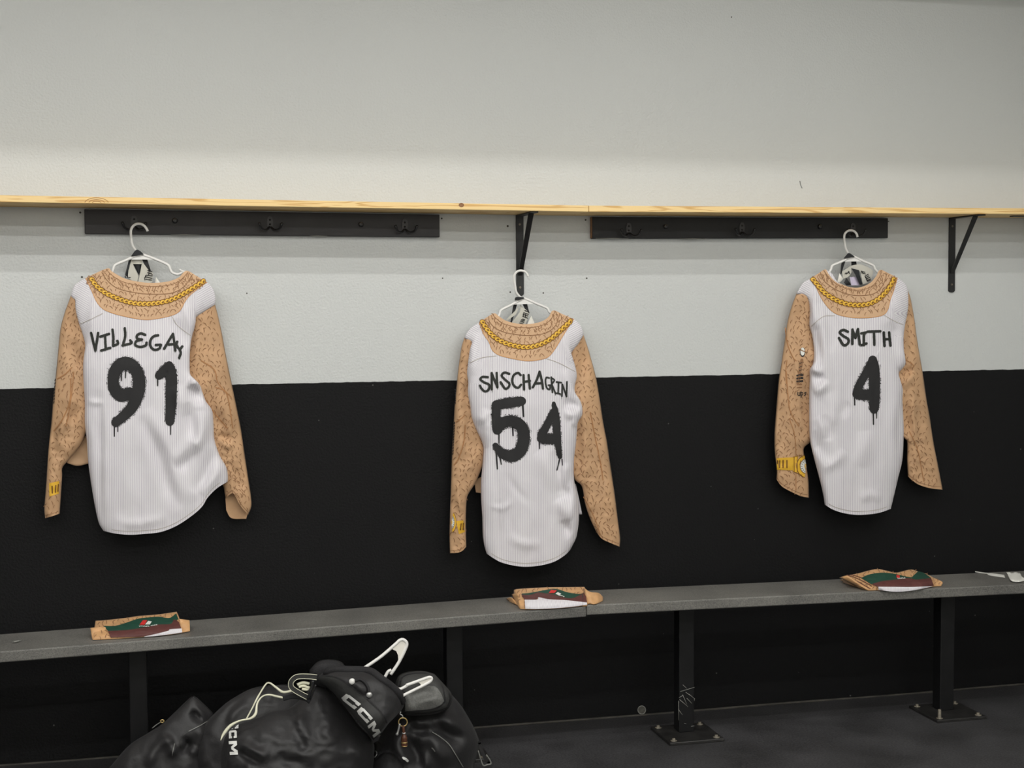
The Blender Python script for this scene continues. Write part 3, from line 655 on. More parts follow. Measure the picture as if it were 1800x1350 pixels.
N1 = (150, 560, 6.135); N2 = (830, 640, 6.75); N3 = (1460, 560, 6.75)
c1 = (50, 440, 4.2857); c2 = (50, 660, 4.2857); c3 = (740, 460, 4.5); c4 = (740, 720, 4.5); c5 = (1320, 390, 4.7368); c6 = (1320, 640, 4.7368)
W3 = lambda pts, wd: [p if len(p) > 2 else p+(wd,) for p in pts]
def TW(o, pts, wd=None):
    """crop points with crop widths -> pixels with pixel widths"""
    return [(o[0]+p[0]/o[2], o[1]+p[1]/o[2], (p[2] if len(p) > 2 else wd)/o[2]) for p in pts]
JA = dict(seed=3, label='white pinstriped jersey reading VILLEGAS 91 with tan sleeves and gold chain print', hook=(240, 940),
  shL=[(124.7, 520.5), (127.5, 509), (133, 499.5), (150.3, 489), (166.7, 480.8), (190, 471.5)],
  neck=[(190, 471.5), (197, 477.3), (218, 489), (241.3, 494.8), (267, 497.2), (295, 494.8), (313.7, 487.8), (327.7, 476)],
  shR=[(327.7, 476), (346.3, 485.5), (363.8, 496), (374.3, 507.7), (378.5, 521.7), (377.8, 535.7)], yi=3, yj=3,
  left=[(124.7, 520.5), (131.7, 529), (133, 545), (138.7, 568), (145.7, 589), (149.5, 608), (146, 640), (146.8, 673), (149, 708), (149, 741.7), (152.7, 776.7), (155, 811.7), (159.7, 846.7), (166.7, 888.7), (173.7, 919), (181.8, 933)],
  right=[(377.8, 535.7), (358, 548.5), (343, 560), (342.8, 573), (338.2, 589.3), (334.7, 608), (333.5, 638.3), (336, 664), (351, 676.8), (355.2, 687), (362, 705), (373, 722), (375.5, 748), (377, 772), (386, 800), (397.7, 821), (400.7, 838), (400, 846.7)],
  hem=[(181.8, 933), (201.7, 937.7), (227.3, 940), (255.3, 938.4), (283.3, 934.9), (311.3, 923.7), (339.3, 905), (355.7, 889.8), (365, 874.7), (381.3, 858.3), (400, 846.7)],
  yoke=[(150.3, 489), (159.7, 507.7), (169, 528.7), (180.7, 542.7), (199.3, 550.8), (227.3, 557.8), (255.3, 561.8), (278.7, 559.5), (302, 554.3), (316, 546.2), (325.3, 530), (334, 519), (346.3, 509), (363.8, 496)],
  collar=[(180, 475.5), (184, 487), (196, 500), (213.3, 509), (248.3, 515.8), (283.3, 517), (306.7, 513.5), (325, 502), (337, 484), (339, 482)],
  chain=T(c1, [(470, 205), (510, 265), (580, 320), (680, 365), (780, 395), (880, 402), (980, 395), (1080, 370), (1180, 320), (1260, 270), (1330, 225)]),
  seams=[[(141, 569.5), (162, 560), (180.7, 550.8)], [(302, 556), (312, 572), (335.8, 590.5)]],
  folds=[(T(c2, [(578, 60), (575, 500), (580, 1150)]), .0045, (3, 4)), (T(c2, [(535, 100), (538, 500), (548, 1130)]), -.006, 5),
         (T(c2, [(840, 300), (960, 540), (1060, 860), (1150, 1000)]), -.010, 7), (T(c2, [(900, 250), (1040, 520), (1110, 760), (1230, 960)]), .008, 8),
         (T(c2, [(1310, 270), (1290, 470), (1200, 590), (1090, 650)]), .012, (9, 6)), (T(c2, [(1260, 520), (1180, 640), (1120, 720)]), -.009, 6),
         (T(c2, [(1200, 200), (1230, 380), (1250, 500)]), -.010, 6), (T(c2, [(1120, 80), (1160, 200), (1200, 300)]), .006, 6),
         (T(c1, [(1220, 960), (1260, 1000), (1308, 1030)]), .014, (6, 4)), (T(c1, [(1230, 1010), (1270, 1090), (1330, 1130)]), -.012, 6),
         (T(c2, [(1450, 620), (1400, 760), (1300, 900)]), .008, 6), (T(c2, [(1400, 560), (1340, 740), (1240, 880)]), -.008, 6),
         (T(c1, [(500, 330), (480, 480), (470, 700)]), .006, 5), (T(c1, [(1170, 400), (1210, 520), (1240, 640)]), .007, 5), (T(c1, [(1110, 520), (1150, 620), (1190, 740)]), -.006, 6),
         (T(c2, [(700, 300), (690, 600), (720, 1000)]), .004, 12), (T(c2, [(440, 190), (500, 205), (570, 200)]), .004, 3), (T(c2, [(640, 1080), (800, 1120), (1050, 1070)]), .004, 5)],
  sleeves=[dict(top=[(124.7, 519), (136, 522), (152, 540)], outer=[(124.7, 519), (113, 552), (106, 580), (101.3, 626.7), (97.8, 661.7), (93.6, 700), (90.2, 743), (85, 790.7), (81.5, 846.7), (78, 893.3), (79.2, 910.8)],
                inner=[(152, 540), (158, 600), (158, 680), (157, 740), (150, 763), (141, 783.7), (117.7, 811.7), (109.5, 823), (109.3, 837.3), (107.2, 870), (104.8, 902.7)],
                bottom=[(79.2, 910.8), (92, 907.3), (104.8, 902.7)],
                folds=[(T(c2, [(360, 0), (300, 250), (200, 480)]), .006, 5), (T(c2, [(200, 300), (190, 500), (240, 640)]), -.008, 5), (T(c2, [(300, 330), (250, 420), (215, 600)]), .006, 4), (T(c2, [(400, 240), (340, 300), (330, 420)]), -.005, 4), (T(c1, [(390, 740), (400, 800), (370, 900)]), -.010, 4), (T(c1, [(340, 400), (330, 700), (350, 1100)]), -.006, 5)],
                lines=[(T(c1, [(215, 970), (280, 930), (330, 880)]), .9), (T(c1, [(340, 920), (330, 1050), (300, 1250), (280, 1330)]), .8), (T(c2, [(320, 20), (310, 200), (250, 340), (190, 420)]), 1.0)]),
           dict(top=[(332, 545), (352, 538), (377.8, 534)], outer=[(377.8, 534), (383.7, 556.7), (390.7, 589.3), (395.3, 615), (402.3, 650), (409.3, 684), (416.3, 718), (423.3, 753.3), (430.3, 800), (437.3, 846.7), (440.8, 870), (442, 889.8), (436, 905)],
                inner=[(332, 545), (328, 600), (326, 660), (340, 715), (356, 770), (372, 825), (388, 846), (393, 856), (395, 868), (397, 877)],
                bottom=[(397, 877), (403, 870), (411, 868), (422, 888), (436, 905)], cuff_far=([(396, 872), (411, 866), (440, 888)], [(397.7, 897), (407, 910.8), (432.7, 912)]),
                folds=[(T(c2, [(1330, 100), (1400, 280), (1500, 420)]), -.009, 6), (T(c2, [(1460, 60), (1500, 260), (1530, 480)]), .007, 6), (T(c2, [(1430, 480), (1500, 520), (1540, 500)]), .007, 4), (T(c2, [(1420, 440), (1480, 470), (1530, 450)]), -.007, 4), (T(c2, [(1500, 640), (1570, 760), (1640, 870)]), -.006, 5), (T(c1, [(1290, 560), (1270, 760), (1290, 940)]), .006, 6)],
                lines=[(T(c1, [(1300, 830), (1400, 900), (1430, 1000), (1530, 1110)]), .9), (T(c2, [(1410, 90), (1480, 120), (1510, 200), (1540, 400)]), .9), (T(c2, [(1300, 130), (1400, 280), (1500, 400)]), .9)])],
  flaps=[dict(name='sleeve_fold', mat='tan', h=.028, top=T(c2, [(290, 560), (380, 470), (470, 450)]), bottom=T(c2, [(290, 660), (370, 680), (470, 660)]), left=T(c2, [(290, 560), (290, 660)]), right=T(c2, [(470, 450), (470, 660)]))],
  name=[T(N1, q) for q in ([(62, 155), (85, 250), (108, 345)], [(108, 340), (125, 240), (138, 155)], [(162, 195), (255, 165)], [(212, 180), (220, 330)], [(170, 345), (268, 315)],
        [(293, 120), (302, 200), (300, 295)], [(300, 295), (350, 272), (345, 240)], [(425, 105), (430, 190), (405, 288)], [(400, 290), (495, 265), (485, 235)],
        [(645, 175), (600, 160), (560, 180), (560, 215), (610, 225)], [(610, 225), (550, 245), (540, 285), (590, 305), (650, 290), (660, 260)],
        [(785, 180), (740, 190), (705, 230), (700, 290), (740, 335), (795, 325), (815, 285)], [(760, 285), (815, 282)], [(850, 325), (900, 240), (945, 165)], [(945, 165), (960, 260), (970, 345)], [(900, 280), (965, 275)],
        [(990, 250), (985, 285), (1018, 330), (1045, 300)], [(1015, 330), (1028, 370), (1012, 425)])], name_w=2.05,
  number=[TW(N1, [(480, 800, 60), (390, 832, 66), (322, 770, 66), (300, 680, 60), (322, 570, 66), (390, 492, 70), (470, 488, 70), (545, 550, 66), (578, 650, 66), (575, 760, 68), (552, 850, 66), (500, 960, 60), (420, 1045, 54), (328, 1120, 50)]),
          TW(N1, [(908, 480, 20), (915, 520, 48), (925, 600, 58), (928, 700, 62), (922, 900, 58), (912, 1110, 48)]), TW(N1, [(905, 500, 42), (850, 560, 50), (795, 615, 46)])],
  drips=[(T(N1, [(390, 560)])[0], T(N1, [(390, 668)])[0], 1.3), (T(N1, [(435, 560)])[0], T(N1, [(432, 638)])[0], 1.3), (T(N1, [(313, 1140)])[0], T(N1, [(313, 1268)])[0], 1.2), (T(N1, [(350, 1140)])[0], T(N1, [(350, 1218)])[0], 1.1),
         (T(N1, [(780, 630)])[0], T(N1, [(780, 722)])[0], 1.4), (T(N1, [(920, 1140)])[0], T(N1, [(920, 1250)])[0], 1.1)])
JB = dict(seed=13, label='white pinstriped jersey numbered 54 hanging lowest from the middle bracket', hook=(925, 996),
  shL=[(816.7, 594.4), (820, 586), (828.9, 575.6), (842.2, 566.7), (855.6, 557.8), (868.9, 550.7)],
  neck=[(868.9, 550.7), (877.8, 556.5), (891, 564.4), (913.3, 569.3), (935.6, 568.9), (953.3, 564.4), (964.4, 556.7), (972.2, 545.6)],
  shR=[(972.2, 545.6), (988.9, 552.2), (1008.9, 561), (1020, 571), (1024.4, 581), (1025.6, 588.9)], yi=3, yj=3,
  left=[(816.7, 594.4), (829, 602.2), (825.6, 615.6), (822.7, 637.8), (821, 655.6), (823, 673.3), (822.2, 690), (826.7, 715.6), (829, 733), (836.5, 753.3), (848.9, 782.2), (848.9, 808.9), (845.6, 844.4), (845.6, 875.6), (847.8, 908.9), (848.9, 942.2), (852.2, 962.2), (855.6, 973.3)],
  right=[(1025.6, 588.9), (1016.7, 604.4), (1004.4, 621), (1007.8, 635.6), (1012.2, 648.9), (1014, 662), (1010, 682), (1013.3, 695.6), (1022, 708.9), (1024, 728), (1016, 742.2), (1014.4, 755.6), (1012.2, 782.2), (1008.9, 808.9), (1009.3, 844.4), (1015.6, 875.6), (1017.8, 908.9), (1015.6, 931), (1012.2, 946.7), (1002.2, 966.7)],
  hem=[(855.6, 973.3), (868.9, 982.2), (882.2, 988.9), (904.4, 994.4), (926.7, 996.2), (953.3, 993.3), (975.6, 986.7), (993.3, 975.6), (1002.2, 966.7)],
  yoke=[(842.2, 566.7), (850, 586.7), (860, 602), (865.6, 615.6), (877.8, 624.4), (900, 630), (926.7, 634.4), (948.9, 632.2), (964.4, 626.7), (975.6, 613.3), (987.8, 593.3), (996, 580), (1008.9, 561)],
  collar=[(859, 556), (861, 566), (873, 578), (895.6, 586), (928.9, 589.5), (957.8, 585.6), (975, 574), (983, 555), (984, 550)],
  chain=T(c3, [(480, 465), (520, 530), (580, 595), (660, 640), (760, 668), (850, 675), (940, 655), (1020, 615), (1080, 565), (1140, 510), (1190, 465)]),
  seams=[[(825.6, 637.8), (846.7, 628.9), (873, 625.6)], [(960, 630), (982, 637.8), (1011, 653)]],
  folds=[(T(c3, [(545, 560), (548, 900), (556, 1340)]), .007, (8, 2.2)), (T(c3, [(525, 620), (530, 900), (540, 1300)]), -.007, 4), (T(c4, [(625, 420), (632, 800), (640, 1210)]), .005, (7, 1.8)), (T(c4, [(605, 480), (612, 800), (625, 1200)]), -.006, 3),
         (T(c4, [(540, 60), (520, 200), (505, 300)]), .006, 5), (T(c4, [(430, 100), (500, 60), (530, 0)]), .007, 5),
         (T(c4, [(930, 330), (1010, 450), (1080, 640)]), .006, 8), (T(c4, [(1050, 330), (1090, 500), (1130, 650), (1200, 650)]), -.010, 6), (T(c4, [(1140, 420), (1130, 560), (1150, 640)]), .008, 5),
         (T(c4, [(1100, 700), (1150, 820), (1200, 860)]), .010, 7), (T(c4, [(1130, 870), (1160, 960), (1190, 990)]), -.009, 5), (T(c4, [(1210, 560), (1200, 800), (1190, 1000)]), .008, (4, 6)),
         (T(c3, [(1120, 1120), (1190, 1130), (1260, 1160)]), -.009, 5), (T(c3, [(1130, 1210), (1190, 1210), (1260, 1250)]), .010, 5), (T(c4, [(1190, 90), (1230, 105), (1270, 70)]), .010, 4), (T(c3, [(1130, 850), (1170, 950), (1220, 1050)]), .006, 5),
         (T(c3, [(430, 560), (410, 680), (400, 900)]), .006, 5), (T(c3, [(1130, 560), (1170, 700), (1200, 800)]), .006, 5), (T(c4, [(660, 500), (760, 640), (860, 740)]), -.003, 4), (T(c4, [(540, 760), (640, 780), (740, 720)]), .003, 3), (T(c4, [(680, 990), (800, 1060), (960, 1060)]), .004, 5)],
  sleeves=[dict(top=[(816.7, 593), (826, 597), (836, 606)], outer=[(816.7, 593), (811, 611), (805.6, 648.9), (802.2, 682.2), (798.9, 715.6), (796.7, 760), (794.4, 797.8), (792.2, 864.4), (791, 897.8), (790, 942.2), (790.7, 972.2)],
                inner=[(836, 606), (834, 650), (835, 700), (848, 750), (856, 790), (848, 820), (835.6, 848.9), (822.2, 871), (819.6, 888.9), (818.9, 920), (819.6, 961)],
                bottom=[(790.7, 972.2), (804.4, 971.6), (813, 968), (819.6, 961)],
                folds=[(T(c4, [(330, 0), (340, 200), (280, 400)]), .008, 6), (T(c4, [(380, 30), (360, 200), (370, 330)]), -.010, 5), (T(c4, [(480, 280), (400, 400), (360, 560)]), .006, 5), (T(c4, [(440, 230), (420, 330), (350, 470)]), -.005, 4), (T(c4, [(270, 560), (300, 700), (330, 830)]), .005, 4), (T(c3, [(380, 900), (360, 1100), (380, 1300)]), -.008, 5)],
                lines=[(T(c3, [(275, 1270), (320, 1240), (350, 1210)]), .9), (T(c4, [(350, 120), (340, 250), (300, 380), (260, 440)]), .9)]),
           dict(top=[(1003, 598), (1014, 592), (1025.6, 588)], outer=[(1025.6, 588), (1033.3, 611), (1041, 637.8), (1047.8, 664.4), (1054, 700), (1060, 740), (1066.7, 775.6), (1073.3, 820), (1080, 864.4), (1085.6, 908.9), (1090, 944.4), (1089.3, 961)],
                inner=[(1003, 598), (1000, 640), (1003, 700), (1002, 760), (1003, 815), (1010, 842), (1022.7, 855), (1028.9, 886.7), (1037.8, 913.3), (1047.8, 934.4)],
                bottom=[(1047.8, 934.4), (1057.8, 946.7), (1073.3, 954.4), (1089.3, 961)],
                folds=[(T(c4, [(1250, 0), (1245, 300), (1245, 540)]), -.014, 6), (T(c4, [(1290, -100), (1295, 250), (1300, 560)]), .008, (8, 3)), (T(c4, [(1350, 0), (1400, 350), (1450, 700)]), -.006, 6), (T(c3, [(1290, 620), (1280, 800), (1240, 1000)]), -.008, 5), (T(c4, [(1440, 100), (1480, 500), (1530, 900)]), .006, 6)],
                lines=[(T(c4, [(1340, 20), (1370, 180), (1420, 420), (1440, 560)]), .9), (T(c4, [(1285, 690), (1370, 850), (1420, 990)]), .7)])],
  flaps=[dict(name='front_hem', mat='white', h=.030, top=T(c4, [(1180, 560), (1225, 590)]), bottom=T(c4, [(1180, 830), (1275, 828)]), left=T(c4, [(1180, 560), (1180, 830)]), right=T(c4, [(1225, 590), (1245, 680), (1275, 828)])),
         dict(name='sleeve_fold', mat='tan', h=.026, top=T(c4, [(420, 560), (500, 520)]), bottom=T(c4, [(435, 655), (500, 665)]), left=T(c4, [(420, 560), (435, 655)]), right=T(c4, [(500, 520), (500, 665)]))],
  name=[T(N2, q) for q in ([(185, 155), (125, 152), (97, 180), (140, 215), (200, 245), (195, 300), (155, 325), (112, 292), (92, 255)], [(232, 105), (233, 300)], [(232, 110), (300, 275)], [(290, 105), (300, 275)],
        [(440, 115), (385, 100), (350, 135), (385, 180), (440, 230), (430, 275), (390, 290), (338, 215)], [(575, 130), (545, 105), (495, 130), (475, 200), (500, 260), (545, 280), (580, 245)],
        [(610, 130), (615, 300)], [(610, 210), (685, 200)], [(670, 130), (685, 290)], [(720, 275), (765, 190), (800, 90)], [(800, 90), (825, 190), (840, 290)], [(750, 230), (825, 225)],
        [(915, 165), (880, 160), (870, 210), (885, 280), (920, 300), (925, 250)], [(905, 250), (930, 250)], [(938, 155), (952, 335)], [(940, 165), (975, 190), (945, 240)], [(945, 240), (990, 350)],
        [(1000, 212), (1058, 220)], [(1025, 215), (1020, 345)], [(1005, 345), (1045, 355)], [(1070, 240), (1065, 380)], [(1070, 240), (1120, 385)], [(1125, 210), (1120, 385)])], name_w=1.9,
  number=[TW(N2, [(288, 485, 58), (440, 460, 60), (585, 440, 55)]), TW(N2, [(286, 490, 54), (284, 640, 54), (300, 780, 58)]),
          TW(N2, [(300, 755, 62), (380, 690, 66), (480, 678, 66), (560, 715, 68), (608, 800, 70), (608, 920, 72), (568, 1030, 72), (480, 1090, 70), (390, 1078, 60), (325, 1030, 50), (275, 965, 34)]),
          TW(N2, [(968, 465, 22), (985, 560, 38), (1000, 700, 46), (1005, 820, 46), (1018, 950, 40), (1042, 1100, 27)]), TW(N2, [(960, 560, 34), (890, 720, 46), (820, 840, 50)]), TW(N2, [(825, 880, 58), (900, 890, 60), (985, 885, 60)])],
  drips=[(T(N2, [(600, 490)])[0], T(N2, [(610, 622)])[0], 1.7), (T(N2, [(480, 750)])[0], T(N2, [(485, 848)])[0], 1.4), (T(N2, [(318, 840)])[0], T(N2, [(318, 935)])[0], 1.3), (T(N2, [(280, 1000)])[0], T(N2, [(300, 1243)])[0], 1.5), (T(N2, [(325, 1060)])[0], T(N2, [(345, 1188)])[0], 1.4),
         (T(N2, [(797, 930)])[0], T(N2, [(800, 1003)])[0], 1.2), (T(N2, [(1040, 1120)])[0], T(N2, [(1006, 1258)])[0], 1.2), (T(N2, [(1066, 1130)])[0], T(N2, [(1072, 1200)])[0], .9)])
JC = dict(seed=23, label='white pinstriped jersey reading SMITH with a single number 4', hook=(1505, 905),
  shL=[(1400.2, 516.7), (1403.5, 510), (1407.5, 503), (1413.5, 495.6), (1423.4, 490.3), (1438.2, 480.8), (1450.9, 473.4)],
  neck=[(1450.9, 473.4), (1457.2, 480.5), (1465.7, 490.3), (1478.3, 498.7), (1495.2, 505), (1512, 505), (1529, 497.7), (1539.6, 486), (1547, 474.4)],
  shR=[(1547, 474.4), (1562.8, 480.8), (1577.6, 488.2), (1590.2, 497.7), (1595.5, 508.2), (1596.5, 520)], yi=4, yj=3,
  left=[(1400.2, 516.7), (1412.9, 518.5), (1421.3, 528), (1423.5, 548.3), (1422.8, 571.6), (1427.7, 590.6), (1430.8, 618), (1429, 639), (1423.4, 650), (1423.4, 664.4), (1422.4, 692.8), (1422.4, 745.6), (1424.5, 777.2), (1431.9, 808.9), (1440.3, 840.6), (1446.7, 868), (1449.8, 887)],
  right=[(1596.5, 520), (1596.6, 537.8), (1594.4, 554.7), (1591.3, 569.4), (1588.5, 592.7), (1589.2, 618), (1592, 638), (1586, 648.6), (1580, 657), (1587, 684.3), (1586.4, 703.3), (1588.5, 745.6), (1588.5, 766.7), (1586, 808.9), (1578.6, 840.6), (1571.2, 872.2), (1565.9, 894.4)],
  hem=[(1449.8, 887), (1463.6, 895.4), (1482.6, 901.8), (1505.8, 905), (1529, 903.9), (1548, 900.7), (1565.9, 894.4)],
  yoke=[(1423.4, 490.3), (1434, 504), (1444.6, 525), (1457.2, 542), (1469.9, 551.5), (1488.9, 556.8), (1510, 558.9), (1533.2, 557.8), (1552.2, 553.6), (1560.7, 544), (1564.9, 527.2), (1571.2, 510.3), (1577.6, 488.2)],
  collar=[(1442, 478.6), (1446, 489), (1453, 497.7), (1472, 510.3), (1499.4, 518.8), (1531, 517.7), (1548, 507), (1557, 489), (1557.5, 479)],
  chain=T(c5, [(510, 470), (560, 530), (620, 595), (700, 645), (790, 680), (880, 692), (970, 685), (1050, 650), (1110, 600), (1160, 535), (1195, 470)]),
  seams=[[(1425.6, 573.7), (1446.7, 556.8), (1467.8, 554.7)], [(1554, 553.6), (1573.3, 565), (1590, 571.6)]],
  folds=[(T(c5, [(545, 560), (520, 700), (540, 900)]), .007, 5), (T(c5, [(590, 680), (600, 900), (630, 1250)]), .008, (7, 4)), (T(c5, [(560, 850), (555, 1000), (590, 1250)]), -.008, 6), (T(c5, [(1160, 620), (1170, 760), (1200, 900)]), .007, 5), (T(c5, [(1200, 600), (1240, 720), (1290, 780)]), .008, 6), (T(c5, [(1170, 830), (1190, 1000), (1240, 1200)]), -.009, 6),
         (T(c6, [(490, 30), (540, 60), (600, 70)]), .010, 4), (T(c6, [(490, 80), (560, 110), (600, 180)]), -.010, 5), (T(c6, [(620, 130), (590, 200), (520, 240)]), .008, 5),
         (T(c6, [(560, 430), (600, 520), (620, 620)]), .006, 4), (T(c6, [(590, 430), (640, 520), (650, 640)]), -.006, 5), (T(c6, [(650, 240), (700, 400), (640, 560)]), .005, 6), (T(c6, [(820, 320), (760, 390), (700, 420)]), -.004, 6),
         (T(c6, [(500, 560), (560, 700), (650, 850)]), -.007, 7), (T(c6, [(540, 700), (620, 830), (700, 850)]), .006, 6), (T(c6, [(780, 720), (720, 800), (640, 850)]), .005, 5), (T(c6, [(940, 560), (950, 700), (930, 860)]), .005, 9), (T(c6, [(1240, 320), (1230, 560), (1250, 780)]), -.008, 5), (T(c6, [(1215, 160), (1200, 500), (1215, 800)]), .005, 6),
         (T(c6, [(900, 1130), (1000, 1090), (1080, 1140)]), .004, 5)],
  sleeves=[dict(top=[(1400.2, 515.5), (1414, 518), (1430, 530)], outer=[(1400.2, 515.5), (1391.8, 537.8), (1384.4, 565.2), (1379, 601), (1372.8, 643.3), (1368.4, 673), (1363.3, 735), (1361.2, 766.7), (1362.2, 798.3), (1365.4, 826), (1364.8, 842.7)],
                inner=[(1430, 530), (1434, 580), (1438, 620), (1434, 660), (1432, 720), (1431, 765), (1423.4, 778), (1413.5, 787), (1413.5, 800.4), (1418.2, 823.7), (1421.3, 846.9), (1422, 874.8)],
                bottom=[(1364.8, 842.7), (1374.9, 855.3), (1393.9, 865.9), (1408.7, 872.2), (1422, 874.8)],
                folds=[(T(c6, [(375, -60), (400, 300), (435, 650)]), .006, (2.5, 7)), (T(c6, [(440, 100), (450, 350), (450, 640)]), -.010, 5), (T(c6, [(280, 200), (265, 500), (280, 780)]), -.005, 5), (T(c5, [(480, 1060), (520, 1120), (500, 1180)]), .010, 4), (T(c5, [(430, 640), (400, 800), (440, 1000)]), -.005, 6)],
                lines=[(T(c5, [(285, 880), (300, 1000), (345, 1120), (380, 1160)]), .8), (T(c5, [(300, 1150), (290, 1250), (295, 1350)]), .7), (T(c6, [(295, 60), (310, 280), (330, 400), (400, 520)]), .8), (T(c6, [(320, 450), (370, 640), (375, 1050)]), .6)]),
           dict(top=[(1580, 522), (1590, 514), (1596, 510.3)], outer=[(1596, 510.3), (1600.8, 525), (1607, 558.9), (1611.3, 590.6), (1615.6, 618), (1621.9, 655), (1628.2, 699), (1634.6, 735), (1640.9, 777.2), (1648.3, 815.2), (1653.6, 842.7), (1656.7, 860.6)],
                inner=[(1580, 522), (1579, 590), (1577, 650), (1577, 710), (1580, 755), (1588.5, 769), (1594.4, 776), (1594.4, 808.9), (1595.5, 828), (1596, 837.4)],
                bottom=[(1596, 837.4), (1602.9, 843.7), (1615.6, 852.2), (1636.7, 858.5), (1656.7, 860.6)],
                folds=[(T(c6, [(1250, 100), (1300, 70), (1340, 20)]), -.010, 4), (T(c6, [(1260, 200), (1300, 150), (1350, 60)]), .007, 4), (T(c6, [(1290, 250), (1285, 400), (1300, 600)]), -.008, 5), (T(c6, [(1340, 80), (1350, 400), (1380, 700)]), .006, (6, 4)), (T(c5, [(1330, 700), (1325, 900), (1330, 1150)]), -.006, 4), (T(c6, [(1440, 200), (1480, 500), (1540, 900)]), .004, 6)],
                lines=[(T(c6, [(1320, 560), (1390, 720), (1440, 980)]), .7), (T(c5, [(1290, 1150), (1340, 1180), (1360, 1210)]), .8)])],
  name=[T(N3, q) for q in ([(205, 155), (150, 135), (110, 165), (150, 205), (210, 245), (205, 295), (155, 315), (100, 230)], [(260, 130), (258, 300)], [(262, 140), (295, 230)], [(295, 230), (325, 125)], [(325, 125), (345, 305)],
        [(365, 175), (420, 165)], [(395, 175), (395, 315)], [(370, 315), (425, 295)], [(440, 155), (590, 150)], [(515, 155), (520, 310)], [(632, 165), (640, 325)], [(635, 245), (705, 245)], [(695, 165), (710, 320)])], name_w=2.1,
  number=[TW(N3, [(500, 490, 52), (515, 600, 66), (522, 850, 64), (518, 1000, 62), (516, 1080, 50)]), TW(N3, [(482, 510, 40), (425, 640, 48), (352, 770, 48), (312, 870, 50)]), TW(N3, [(318, 895, 60), (400, 905, 62), (520, 900, 62)])],
  drips=[(T(N3, [(284, 940)])[0], T(N3, [(287, 1024)])[0], 1.3), (T(N3, [(507, 1110)])[0], T(N3, [(510, 1254)])[0], 1.4), (T(N3, [(547, 1110)])[0], T(N3, [(547, 1182)])[0], 1.1)])
JB['name'] = [[(p[0], p[1], 1.5) for p in q] if i >= 12 else q for i, q in enumerate(JB['name'])]
EJA, SA = jersey('A', JA); EJB, SB = jersey('B', JB); EJC, SJ = jersey('C', JC)

# printed watches and sleeve tattoos
flat = lambda hh: (lambda x, y: np.full(np.shape(x), hh))
def watch(sl, band, slots, case=None, dial=None):
    acc = Acc(); S_, o = sl['S'], sl['o']
    quad_to(acc, band, S_, .0014, 0, 8)
    for q in slots: ribbon_to(acc, q, 1.2, S_, .0018, 1)
    if case:
        cx, cy, rx, ry, a0, a1 = case
        for k, (f_, mi) in enumerate(((1.0, 1), (.93, 0), (.66, 1), (.60, 3))): blob_to(acc, cx, cy, rx*f_, ry*f_, S_, .0018+.0003*k, mi, a0=a0, a1=a1, n=24)
        for a in np.linspace(a0+.15, a1-.15, 7):
            ribbon_to(acc, [(cx+rx*.42*math.cos(a), cy+ry*.42*math.sin(a)), (cx+rx*.54*math.cos(a), cy+ry*.54*math.sin(a))], .45, S_, .0031, 2)
        blob_to(acc, cx, cy, rx*.2, ry*.2, S_, .0033, 0, a0=a0, a1=a1)
    acc.build('watch_print', [M['gold'], M['gold_dark'], M['ink'], M['print_white']], o, recalc=False, label='printed yellow wristwatch on the cuff')
sl = JA['sleeves'][0]; watch(sl, T(c2, [(155, 812), (243, 792), (238, 888), (158, 912)]), [T(c2, [(178, 835), (180, 885)]), T(c2, [(206, 830), (204, 880)]), T(c2, [(226, 822), (222, 872)])])
acc = Acc()
for y0 in range(0, 190, 24): ribbon_to(acc, T(c1, [(203-y0*.06, 970+y0), (199-y0*.06, 984+y0)]), .7, sl['S'], .0018)
acc.build('sleeve_lettering', M['ink'], sl['o'], recalc=False)['kind'] = 'stuff'
sl = JB['sleeves'][0]; watch(sl, T(c4, [(278, 882), (354, 874), (354, 965), (300, 985)]), [T(c4, [(318, 905), (312, 950)]), T(c4, [(336, 900), (334, 950)])], (793.5, 918, 8.5, 19, -1.15, 1.35))
acc = Acc()
for y0 in range(0, 260, 22): ribbon_to(acc, T(c4, [(266-y0*.05, 100+y0), (262-y0*.05, 112+y0)]), .7, sl['S'], .0018)
for y0 in range(0, 120, 20): ribbon_to(acc, T(c3, [(270, 1010+y0), (273, 1022+y0)]), .6, sl['S'], .0018)
acc.build('sleeve_lettering', M['ink'], sl['o'], recalc=False)['kind'] = 'stuff'
sl = JC['sleeves'][0]; watch(sl, T(c6, [(213, 782), (352, 776), (348, 885), (216, 880)]), [T(c6, [(240, 805), (238, 860)]), T(c6, [(268, 803), (268, 862)]), T(c6, [(300, 803), (300, 862)]), T(c6, [(222, 805), (221, 825)])],
                             (1417.5, 819.5, 17.5, 20.5, 1.75, 4.5))
acc = Acc(); quad_to(acc, T(c6, [(350, 770), (393, 768), (393, 905), (350, 895)]), sl['S'], .0016, 0)
for yy in (775, 895): ribbon_to(acc, T(c6, [(352, yy), (425, yy+(-18 if yy < 800 else 30))]), .5, sl['S'], .0022, 1)
for xx in (360, 386): ribbon_to(acc, T(c6, [(xx, 772), (xx, 898)]), .6, sl['S'], .0022, 1)
acc.build('watch_lug', [M['gold'], M['gold_dark']], sl['o'], recalc=False)
acc = Acc()                                                       # long-necked figure and the end of a word
ribbon_to(acc, T(c5, [(425, 1150), (412, 1220), (400, 1300), (392, 1345)]), 2.6, sl['S'], .0016, 2)
for yy in (1170, 1200, 1230, 1260, 1290): ribbon_to(acc, T(c5, [(400, yy+12), (428, yy)]), .45, sl['S'], .002, 1)
blob_to(acc, *T(c5, [(430, 1085)])[0], 4.6, 8.5, sl['S'], .0016, 1); blob_to(acc, *T(c5, [(430, 1080)])[0], 3.8, 7.2, sl['S'], .002, 0)
